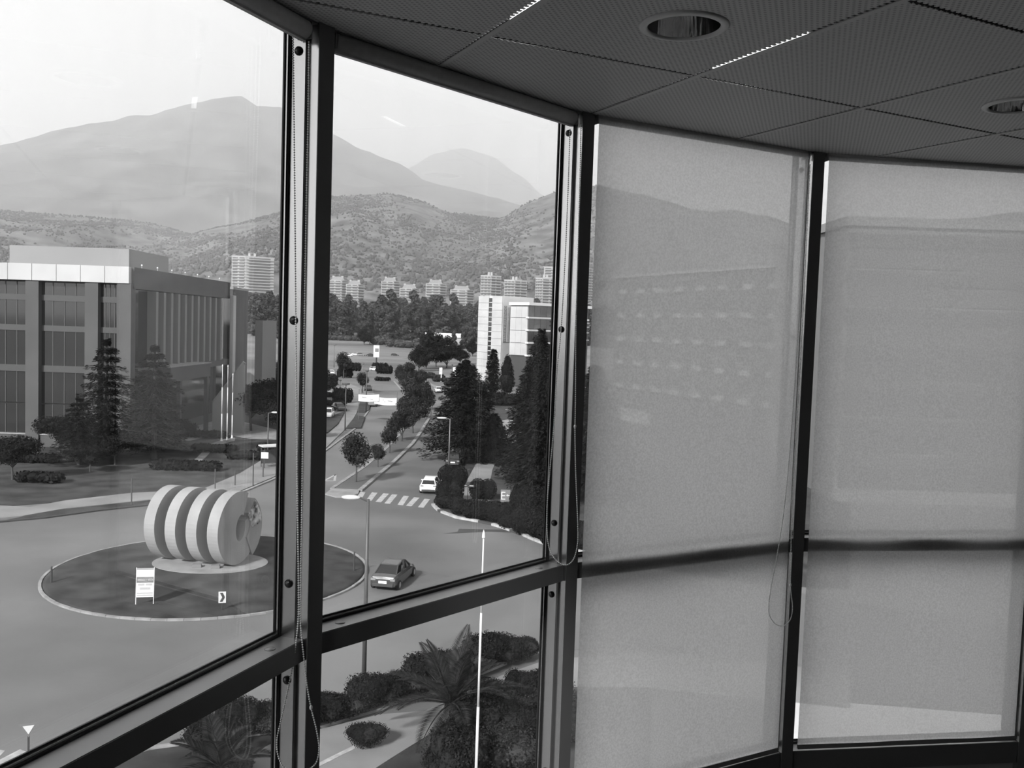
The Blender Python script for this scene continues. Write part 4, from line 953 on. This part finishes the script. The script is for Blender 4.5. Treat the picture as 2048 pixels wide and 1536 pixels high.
# palm
def palm(px, label, nf=17, L=3.0, th=1.3, rz=0):
    p = at(*px); t = thing('palm_tree', (p.x, p.y, GZ), rz, label, 'palm tree')
    obj('trunk', MB().path([(0, 0, 0), (0, 0, th * .5), (0, 0, th)], [.28, .34, .26], 10), 'palmbark', t)
    for i in range(nf):
        a = i * 2.399; el = radians(80 - 78 * (i / nf) ** .8); b = MB(); pts = []
        d = Vector((cos(a) * cos(el), sin(a) * cos(el), sin(el))); p_ = Vector((0, 0, th)); seg = 14; l = L * random.uniform(.85, 1.1)
        for s in range(seg + 1):
            pts.append(p_.copy()); p_ = p_ + d * (l / seg); d = (d + Vector((0, 0, -.055 - .03 * s / seg))).normalized()
        b.path(pts, [.035 * (1 - s / (seg + 2)) + .006 for s in range(seg + 1)], 4)
        for s in range(3, seg * 4):
            q = s / (seg * 4); k = min(int(q * seg), seg - 1); c = pts[k].lerp(pts[k + 1], q * seg - k); dr = (pts[k + 1] - pts[k]).normalized()
            sd = dr.cross(Vector((0, 0, 1)));  sd = sd.normalized() if sd.length > .05 else Vector((1, 0, 0)); up = sd.cross(dr)
            ll = .55 * sin(pi * min(1, q * .9 + .12)) + .12
            for g in (-1, 1):
                v = (sd * g * .75 + dr * .65 + up * .25).normalized() * ll
                b.add([c - dr * .02, c + v * .5 + dr * .03, c + v - Vector((0, 0, ll * .15)), c + v * .5 - dr * .028], [(0, 1, 2, 3)])
        obj('frond', b, 'palm', t)
palm((900, 1476), 'feathery palm with long arching fronds over the paved footpath', 24, 3.2, 1.4, .4)
palm((440, 1580), 'small palm low in the view through the lower pane', 13, 2.0, .8)

# ================================================================== far woods
ft = []
for v in range(4):
    h = 26 + 3 * v; t = thing('woodland_tree'); obj('trunk', MB().path([(0, 0, 0), (.4, 0, h * .5), (0, 0, h * .9)], [.7, .5, .2], 5), 'bark', t)
    cl = []
    for i in range(9):
        z = h * (.10 + .82 * i / 8); a = i * 2.2 + v; q = 2.6 * (1 - i / 12)
        cl.append(((q * cos(a), q * sin(a), z), (4.4 - i * .22, 4.4 - i * .22, 3.8), 170))
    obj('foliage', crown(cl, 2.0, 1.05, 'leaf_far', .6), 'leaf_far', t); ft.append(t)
rnd = random.Random(3)
WL = {0: 'tall grey-green tree in the wood edge behind the field', 1: 'tall tree standing inside the far wood', 2: 'tree of the wood below the apartment blocks', 3: 'tree hiding the foot of the apartment blocks'}
for row, (Y, cnt) in enumerate(((650, 64), (735, 64), (850, 62), (940, 60))):
    for i in range(cnt):
        px = 430 + (1230 - 430) * (i + rnd.uniform(.1, .9)) / cnt
        if row == 0 and 640 < px: pass
        x = (px - 1024) / F_PX * Y; yy = Y + rnd.uniform(-30, 30)
        o = put(ft[(i + row) % 4], pos=(x, yy), scale=(lambda q: (q * 1.25, q * 1.25, q))(rnd.uniform(.68, .98) * (1, 1, .85, .68)[row]), label=WL[row], group=['wood edge behind the field', 'wood behind the field', 'wood below the apartment blocks', 'wood at the foot of the apartment blocks'][row])
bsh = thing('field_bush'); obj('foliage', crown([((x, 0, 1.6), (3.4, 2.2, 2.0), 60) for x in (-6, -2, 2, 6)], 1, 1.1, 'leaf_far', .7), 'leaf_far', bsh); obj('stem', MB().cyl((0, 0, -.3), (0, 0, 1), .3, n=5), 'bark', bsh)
for px, Y in ((600, 600), (640, 600), (672, 598), (700, 602), (722, 600), (745, 598), (770, 560), (800, 540), (825, 535), (565, 590), (850, 600)):
    put(bsh, pos=((px - 1024) / F_PX * Y, Y), rz=0, scale=rnd.uniform(.9, 1.4), label='low scrub bush in the hedge row across the field', cat='bush', group='hedge row across the field')

# ================================================================== buildings
def fin_building(name, loc, rz, label, cat='building', group=None): return thing(name, loc, rz, label, cat, group)
# office block on the left
ob = thing('office_block', (-46.6, 111, GZ), 0, 'large dark-glazed office block with columns, a painted sky-reflection band and fins across the roundabout', 'building')
W_, D_, HT = 44, 38, 22.3
obj('core_wall', MB().span((-W_, .9, 0), (-.9, D_, HT - .4)), 'dark', ob)
obj('plinth_wall', MB().span((-W_, .1, 0), (.0, .9, 1.5)), 'render_wall', ob); obj('plinth_cap', MB().span((-W_, .0, 1.5), (.0, .9, 1.62)), 'kerb', ob)
cols = [.1, -4.6, -11.8, -19, -26.2, -33.4, -40.6]
for x in cols:
    obj('column', MB().span((x - (.8 if x < 0 else 1.6), -.15, 0), (x + (.8 if x < 0 else .1), 1.2, HT - 2.0)), 'render_wall', ob)
for a, c in zip(cols, cols[1:]):
    x1, x0 = a - (1.6 if a > 0 else .8), c + .8
    for z0, z1 in ((1.62, 5.2), (5.4, 9.2), (10.0, 14.2), (14.9, 17.9), (18.6, HT - 2.2)):
        gpn = obj('glazing', MB().span((x0, .62, z0), (x1, .80, z1)), 'darkglass', ob)
        for q in (.25, .5, .75):
            xm = x0 + (x1 - x0) * q; obj('mullion', MB().span((xm - .05, .56, z0), (xm + .05, .64, z1)), 'dark', gpn)
    for z0, z1 in ((9.2, 10.0), (14.2, 14.9), (17.9, 18.6)): obj('spandrel', MB().span((x0, .5, z0), (x1, .82, z1)), 'dark', ob)
for i in range(15):
    x = -W_ + i * W_ / 15; obj('sky_reflection_panel', MB().span((x + .03, -.3, HT - 2.0), (x + W_ / 15 - .03, .5, HT)), 'palewall', ob)  # pale colour stands in for sky mirrored in the top-storey glass
obj('parapet', MB().span((-.3, .5, HT - 2.6), (.3, D_, HT)), 'render_wall', ob); obj('roof', MB().span((-W_, .5, HT - .5), (0, D_, HT - .2)), 'roofm', ob)
obj('penthouse', MB().span((-21.2, 12, HT - .2), (-5.2, 26, HT + 3.0)), 'greywall', ob)
for i in range(11):
    y = 7 + i * 2.6; obj('fin', MB().span((-.9, y, 9.9), (.45, y + .75, 19.6)), 'midgrey', ob)
obj('side_glazing', MB().span((-.95, 1.3, 1.5), (-.7, D_, HT - 2.6)), 'darkglass', ob); obj('side_beam', MB().span((-.9, 1.3, 9.0), (.5, D_, 9.9)), 'render_wall', ob)
obj('canopy', MB().span((-.6, 6.5, 8.0), (2.6, 22, 9.9)), 'render_wall', ob); obj('canopy_edge', MB().span((-.6, 6.4, 9.9), (2.7, 22.1, 10.02)), 'kerb', ob)
for y in (10.5, 21.3): obj('canopy_column', MB().span((1.9, y, 0), (2.4, y + .6, 8.0)), 'render_wall', ob)
obj('entrance_wall', MB().span((-.8, 6.5, 0), (-.5, 22, 8)), 'darkglass', ob)
obj('pylon_wall', MB().span((.6, 37.2, 0), (1.15, 38.6, 20.2)), 'palewall', ob)
ob2 = thing('annex_block', (-49.5, 158, GZ), 0, 'plain grey slab block behind the office block', 'building')
obj('wall', MB().span((-8, 0, 0), (.9, 9, 21.5)), 'render_wall', ob2); obj('slab_wall', MB().span((.9, 14, 0), (2.3, 24, 16.3)), 'greywall', ob2); obj('roof', MB().span((-8.1, -.1, 21.5), (1.0, 9.1, 21.9)), 'roofm', ob2)
rmp = thing('stair_ramp', (-41.4, 131, GZ), 0, 'pale sloping ramp wall beside the office block', 'ramp')
obj('ramp_wall', MB().add([(-1.6, 0, 0), (2.8, 0, 0), (2.8, 0, 10.2), (-1.6, 0, 4.2), (-1.6, .9, 0), (2.8, .9, 0), (2.8, .9, 10.2), (-1.6, .9, 4.2)], [(0, 1, 2, 3), (7, 6, 5, 4), (0, 4, 5, 1), (1, 5, 6, 2), (2, 6, 7, 3), (3, 7, 4, 0)]), 'greywall', rmp); obj('coping', MB().path([(-1.6, .45, 4.25), (2.8, .45, 10.25)], [.3, .3], 6), 'kerb', rmp)
for i in range(7):
    y = 3 + i * 5; p = thing('roof_lamp', (-46.4, 111 + y, GZ + HT), 0, 'tiny pale lamp on the parapet of the office block', 'light', 'lamps along the office parapet')
    obj('stem', MB().cyl((0, 0, 0), (0, 0, .3), .05, n=5), 'grey', p); obj('globe', MB().blob((0, 0, .38), .12, 8, 5), 'white', p, smooth=True)

# tower with the rental lettering
U1, U2 = Vector((-.72, .694, 0)), Vector((.694, .72, 0))
def block(t, O, a0, a1, b0, b1, z0, z1, name, mat):      # a along U1, b along U2, in local coordinates
    P = [O + U1 * a + U2 * b_ for a, b_ in ((a0, b0), (a1, b0), (a1, b1), (a0, b1))]
    return obj(name, MB().prism([xy(p) for p in P], z0, z1), mat, t)
c0 = aty(1002, 700, 262); tw = thing('rental_tower', (c0.x, c0.y, GZ), 0, 'white office tower with a vertical strip of windows and rental lettering', 'building')
HTW = -GZ + (655 - 592) / F_PX * 262; Z0 = Vector((0, 0, 0))
block(tw, Z0, .2, 9.6, .2, 12.8, 0, HTW - .3, 'core_wall', 'greywall')
for i in range(12):                                       # white cladding left and right of the window strip
    z0, z1 = 1.0 + i * (HTW - 1) / 12, 1.0 + (i + 1) * (HTW - 1) / 12 - .06
    for a0, a1 in ((0, 4.1), (5.5, 9.8)): block(tw, Z0, a0, a1, -.08, .25, z0, z1, 'cladding_panel', 'palewall')
for i in range(15):
    z0 = 4.2 + i * (HTW - 4.6) / 15; block(tw, Z0, 4.15, 5.45, .02, .25, z0, z0 + (HTW - 4.6) / 15 - .22, 'window', 'darkglass')
block(tw, Z0, 4.1, 5.5, .1, .24, 0, HTW, 'window_frame', 'offwhite')
block(tw, Z0, -.05, .2, .25, 13, 0, HTW, 'side_wall', 'offwhite')
# lettering on the side wall (faces along -U1)
nrm = -U1; zs0, zs1 = -GZ + (655 - 684) / F_PX * 264, -GZ + (655 - 612) / F_PX * 264
zc = (zs0 + zs1) / 2; hh = zs1 - zs0
sb1 = block(tw, Z0, -.16, -.05, .45, 1.75, zs0, zs1, 'sign_panel', 'grey'); sb2 = block(tw, Z0, -.16, -.05, 1.8, 2.9, zs0, zs1, 'sign_panel', 'white')
def side_text(body, bpos, size, mat, par, fit):
    o = U2 * bpos - U1 * .20
    text(body, size, mat, par, upright((o.x, o.y, zc), (0, 0, 1), -U2), fit=fit)
side_text('VENTA Y ARRIENDO', 1.1, 1.0, 'white', sb1, (hh * .96, .95))
side_text('ULTIMAS OFICINAS   6 300 1100', 2.35, .6, 'text_grey', sb2, (hh * .93, .50))
# glazed wing
c1_ = aty(1053, 700, 254); wg = thing('glazed_wing', (c1_.x, c1_.y, GZ), 0, 'glass office wing with white panels and slab edges beside the rental tower', 'building')
HWG = -GZ + (657 - 611) / F_PX * 254; zb = -GZ + (657 - 712) / F_PX * 254
block(wg, Z0, .4, 6.6, .4, 27, 0, HWG - .2, 'core_wall', 'dark')
fl = [zb + (HWG - zb) * i / 4 for i in range(5)]
for i in range(4):
    z0, z1 = fl[i], fl[i + 1]
    for j in range(3): block(wg, Z0, .1 + j * 2.2, 2.26 + j * 2.2, .02, .4, z0 + .06, z1 - .06, 'white_panel', 'palewall')
    for j in range(10): block(wg, Z0, .12, .4, .3 + j * 2.6, 2.82 + j * 2.6, z0 + .5, z1 - .1, 'glazing', 'greyglass' if (i + j) % 3 == 0 else 'darkglass')
    block(wg, Z0, -.75, .4, -.3, 9.5 if i < 3 else 26, z0 - .12, z0 + .35, 'slab_edge', 'offwhite')
for i, z in enumerate((fl[3] + (fl[4] - fl[3]) * -.28, fl[3] + (fl[4] - fl[3]) * -.62, fl[2] - .3, fl[1] + 1)): block(wg, Z0, -.95, .3, 10.5, 26, z, z + .4, 'sun_shade', 'kerb')
block(wg, Z0, -1.0, 6.8, -.6, 27.2, HWG, HWG + .8, 'roof_edge', 'white')
for a, b_ in ((5.6, .9), (5.6, 6), (.8, 6.0), (.8, 12)): block(wg, Z0, a, a + .7, b_, b_ + .7, 0, zb, 'column', 'offwhite')
# white house in the trees
p = Vector(((885 - 1024) / F_PX * 560, 560, land(560))); hs_ = thing('white_house', p, .1, 'low white house half hidden in the trees past the field', 'building')
obj('wall', MB().span((-11, -4, 0), (11, 4, 6)), 'apt', hs_); obj('gable_roof', MB().add([(-11.5, -4.6, 6), (11.5, -4.6, 6), (11.5, 4.6, 6), (-11.5, 4.6, 6), (-11.5, 0, 8.6), (11.5, 0, 8.6)], [(0, 1, 5, 4), (2, 3, 4, 5), (1, 2, 5), (3, 0, 4), (3, 2, 1, 0)]), 'offwhite', hs_)
for x in (-7, -2.5, 2, 6.5): obj('window', MB().span((x - .9, -4.08, 1.6), (x + .9, -3.95, 4)), 'aptdark', hs_)
for px, Y, s in ((860, 545, .34), (905, 545, .30), (925, 550, .34), (880, 540, .22), (940, 548, .36)):
    put(ft[0], pos=((px - 1024) / F_PX * Y, Y), scale=s * 1.4, label='small tree screening the white house', group='trees round the white house')

# apartments on the hillside
def apartment(px0, px1, ytop, ybot, label, Y=1000, floors=8, bays=3, roof=True, turn=.45, split=.68, dens=0):
    k = Y / F_PX; w = (px1 - px0) * k; cx_ = ((px0 + px1) / 2 - 1024) * k; hz = 655.7 + .0336 * ((px0 + px1) / 2 - 1024)
    zt = (hz - ytop) * k; zb_ = min((hz - ybot) * k - 14, land(Y) - 1); h = zt - zb_
    t = thing('apartment_block', (cx_, Y, zb_), 0, label, 'building', 'apartment blocks on the hillside')
    x0, xs, x1 = -w / 2, -w / 2 + w * split, w / 2; dp = w * .6
    body = [(x0, 0), (xs, -w * .05), (x1, dp * .5), (x1 - w * .1, dp), (x0 + w * .1, dp)]
    obj('wall', MB().prism(body, 0, h), 'apt', t)
    fh = 2.9 if roof else 3.1; nf = int(h / fh)
    def run(a, c, nb, mat):
        a, c = Vector((*a, 0)), Vector((*c, 0)); d = c - a; L = d.length; d.normalize(); ang = atan2(d.y, d.x); nn = Vector((d.y, -d.x, 0))
        for f_ in range(floors):
            z = h - (f_ + 1) * fh
            for j in range(nb):
                m = a + d * (L * (j + .5) / nb) + nn * .05
                obj('window', MB().box((0, 0, 0), (L / nb * .74, .5, fh * .46)), mat, t, loc=(m.x, m.y, z + fh * .56), rz=ang)
            m = a + d * (L / 2) + nn * .7
            obj('balcony', MB().box((0, 0, 0), (L * .94, 1.4, fh * .26)), 'apt', t, loc=(m.x, m.y, z + fh * .14), rz=ang)
    run(body[0], body[1], bays, 'aptdark'); run(body[1], body[2], max(1, bays - 1), 'aptdark')
    if roof:
        rw = w * .26; obj('roof', MB().add([(-rw * 1.5, dp * .05, h), (rw * 1.3, dp * .05, h), (rw * 1.3, dp * .6, h), (-rw * 1.5, dp * .6, h), (-rw, dp * .12, h + 4), (rw * .8, dp * .12, h + 4), (rw * .8, dp * .5, h + 4), (-rw, dp * .5, h + 4)],
                                            [(0, 1, 5, 4), (1, 2, 6, 5), (2, 3, 7, 6), (3, 0, 4, 7), (4, 5, 6, 7)]), 'roofm', t)
        for s in (-1, .8): obj('chimney', MB().box((s * rw, dp * .2, h + 2.5), (2.2, 2.2, 4.6)), 'apt', t)
    else:
        obj('roof_edge', MB().prism([(p_[0] * 1.03, p_[1] * 1.02) for p_ in body], h, h + .9), 'apt', t)
        for s in (-.12, .02): obj('roof_tank', MB().box((w * s, dp * .4, h + 2.6), (2.2, 2.2, 4)), 'apt', t)
apartment(652, 690, 561, 590, 'pale apartment block whose neighbour overlaps it, beside the window post', floors=14, bays=2)
apartment(687, 722, 569, 590, 'pale apartment block with a hipped roof before its taller neighbour', Y=980, floors=9, bays=2)
apartment(757, 793, 563, 590, 'pale apartment block with a hipped roof standing between trees', floors=11, bays=2)
apartment(794, 834, 577, 605, 'lowest pale apartment block with long white balconies', Y=960, floors=11, bays=2, split=.62)
apartment(846, 886, 568, 585, 'pale apartment block with a bright corner balcony', floors=9, bays=2)
apartment(895, 942, 580, 590, 'apartment block showing only its roof above the trees', floors=8, bays=2)
apartment(955, 995, 553, 598, 'tall apartment tower directly behind the white office tower', floors=17, bays=3, roof=False, split=.5)
apartment(1002, 1047, 562, 598, 'apartment tower with darker bays behind the rental lettering', floors=16, bays=3, roof=False, split=.45)
apartment(1064, 1108, 558, 600, 'greyer apartment tower close to the second window post', floors=17, bays=3, roof=False, split=.3)
apartment(1080, 1190, 537, 590, 'tallest white apartment slab cut off by the second window post', Y=1060, floors=22, bays=5, roof=False, split=.75)
apartment(459, 537, 515, 580, 'large banded apartment tower rising behind the office block', Y=980, floors=22, bays=2, roof=False, split=.36)
# buildings dimly seen through the blinds
t = thing('stepped_office', (42, 150, GZ), 0, 'long office building with a sloping roof edge seen through the lowered blind', 'building')
P = [(3, 0), (28, 3), (28, 40), (-32, 62), (-22, 55)]
obj('wall', MB().prism([(3, 0), (24, 4), (24, 45), (-20, 50)], 0, 28), 'dark', t); obj('roof_edge', MB().prism([(2.6, -.8), (24.6, 3.4), (24.6, 46), (-21, 51)], 28, 28.5), 'greywall', t)
a, c = Vector((3, 0, 0)), Vector((-20, 50, 0)); d = c - a
for z in (5, 10, 15, 20, 25):
    for j in range(8):
        m = a + d * ((j + .5) / 8) + Vector((-.3, -.15, 0)); obj('window_sill', MB().box((0, 0, 0), (d.length / 8 * .34, .7, .9)), 'kerb', t, loc=(m.x, m.y, z), rz=atan2(d.y, d.x))
t = thing('banded_office', (40, 92, GZ), 0, 'broad flat-roofed office building with horizontal bands seen through the rippled blind', 'building')
HB = 16.5 + 11.3
obj('wall', MB().span((-7, 0, 0), (60, 25, HB)), 'midgrey', t); obj('roof_edge', MB().span((-7.3, -.4, HB), (60.4, 25, HB + .9)), 'greywall', t)
for i in range(7): obj('window_band', MB().span((-6.6, -.15, 1.5 + i * 3.7), (59.6, .1, 3.4 + i * 3.7)), 'greyglass', t); obj('light_band', MB().span((-6.9, -.25, 3.5 + i * 3.7), (59.9, .1, 4.9 + i * 3.7)), 'render_wall', t)
p = at(1305, 770); t = thing('tent_canopy', (p.x, p.y, GZ), 0, 'white pointed canopy tent seen through the lowered blind', 'canopy')
obj('canopy', MB().add([(-3.6, -2, 2.2), (2.6, -2, 2.2), (2.6, 2, 2.2), (-3.6, 2, 2.2), (1.6, 0, 7.5)], [(0, 1, 4), (1, 2, 4), (2, 3, 4), (3, 0, 4), (3, 2, 1, 0)]), 'white', t)
for x, y in ((-3.4, -1.8), (2.4, -1.8), (2.4, 1.8), (-3.4, 1.8)): obj('pole', MB().cyl((x, y, 0), (x, y, 2.3), .06, n=6), 'grey', t)

# ================================================================== hills and mountains
def ridge_fn(pts, Y): return sorted([(aty(x, y, Y).x, aty(x, y, Y).z) for x, y in pts])
HILL = ridge_fn([(-900, 440), (-400, 430), (0, 418), (120, 426), (280, 442), (400, 470), (480, 448), (560, 425), (650, 390), (780, 384), (840, 398), (900, 424), (1000, 437), (1060, 402), (1120, 378), (1190, 368), (1260, 384), (1400, 424), (1480, 420), (1560, 450), (1700, 456), (1900, 440), (2048, 425), (2500, 400)], 1900)
def hill_z(x, y):
    zr = interp(HILL, x * 1900 / max(y, 1000) if False else x)
    q = (y - 1000) / 900
    if q <= 1: p_ = q ** .82
    else: p_ = max(0, 1 - (q - 1) * .8)
    g = noise.fractal(Vector((x * .0045, y * .0022, 1.3)), 1.0, 2.0, 5) * 34 * min(1, q * 3) * max(.12, min(1, abs(1 - q) * 2.5))
    return zr * p_ + g - 1
def terrain(name, fn, x0, x1, nx, ylist, mat, label):
    b = MB(); vs_ = []
    for y in ylist:
        for i in range(nx + 1):
            x = x0 + (x1 - x0) * i / nx; vs_.append((x, y, fn(x, y)))
    n = nx + 1
    b.add(vs_, [(j * n + i, j * n + i + 1, (j + 1) * n + i + 1, (j + 1) * n + i) for j in range(len(ylist) - 1) for i in range(nx)])
    return obj(name, b, mat, smooth=True, kind='structure', label=label)
terrain('hillside', hill_z, -2400, 2400, 240, [1000 + 22 * i for i in range(42)] + [1960, 2100, 2300], 'hill', 'scrubby dry hillside behind the apartment blocks')
MAIN = ridge_fn([(-900, 480), (-400, 380), (-150, 330), (0, 292), (100, 264), (200, 243), (300, 225), (380, 204), (440, 190), (480, 188), (522, 206), (560, 208), (610, 230), (660, 265), (740, 299), (800, 324), (850, 354), (940, 374), (1020, 400), (1070, 412), (1200, 440), (1700, 500)], 4500)
def main_z(x, y):
    q = (y - 2300) / 2200; zr = interp(MAIN, x)
    p_ = q ** .9 if q <= 1 else max(0, 1 - (q - 1) * .8)
    g = noise.fractal(Vector((x * .0016, y * .0009, 7.7)), 1.0, 2.1, 6) * 130 * min(1, q * 2) * max(.05, min(1, abs(1 - q) * 2))
    return zr * p_ + g - 5 + noise.fractal(Vector((x * .007, y * .007, 2)), 1, 2, 4) * 17
terrain('mountain', main_z, -5600, 3200, 240, [2300 + 70 * i for i in range(32)] + [4600, 5000, 5600], 'mount', 'large hazy mountain filling the view beyond the hillside')
PEAK = ridge_fn([(500, 480), (700, 400), (820, 332), (870, 304), (925, 294), (980, 309), (1040, 348), (1088, 390), (1200, 440), (1500, 520)], 8000)
def peak_z(x, y):
    q = (y - 6000) / 2000; zr = interp(PEAK, x)
    p_ = q if q <= 1 else max(0, 1 - (q - 1))
    return zr * p_ + noise.fractal(Vector((x * .0012, y * .0012, 4.1)), 1, 2, 6) * 160 * min(1, q * 2) * max(.05, min(1, abs(1 - q) * 2)) - 10
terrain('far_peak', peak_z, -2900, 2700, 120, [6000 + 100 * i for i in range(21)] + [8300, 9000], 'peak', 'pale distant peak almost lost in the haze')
# scrub on the hillside
rs = random.Random(11); b = MB()
for i in range(60000):
    y = 1105 + 800 * rs.random() ** .8; x = rs.uniform(-.62, .62) * y
    cl = noise.noise(Vector((x * .008, y * .008, 5)))
    low = max(0, 1 - (y - 1100) / 330)
    if rs.random() > .35 + .9 * cl + .6 * low: continue
    r = rs.uniform(1.0, 2.4) * (1 + .9 * low * rs.random()); b.blob((x, y, hill_z(x, y) + r * .35), (r, r, r * rs.uniform(.7, 1.2)), 5, 3, .35)
obj('hill_scrub', b, pbr('scrub', .035, 1., v2=.075, scale=.09), smooth=True, kind='stuff', label='dark scrub and trees dotted over the hillside', cat='scrub')

# ================================================================== haze over the far land
m, t_, out = new_mat('valley_haze')
vsn = N(t_, 'ShaderNodeVolumeScatter'); vsn.inputs['Color'].default_value = (1, 1, 1, 1); vsn.inputs['Density'].default_value = .00033; vsn.inputs['Anisotropy'].default_value = .6
t_.links.new(vsn.outputs[0], out.inputs['Volume'])
obj('haze', MB().span((-6000, 470, -60), (6000, 9500, 1900)), m, kind='stuff', label='pale daylight haze lying over the far valley and mountains', cat='haze')
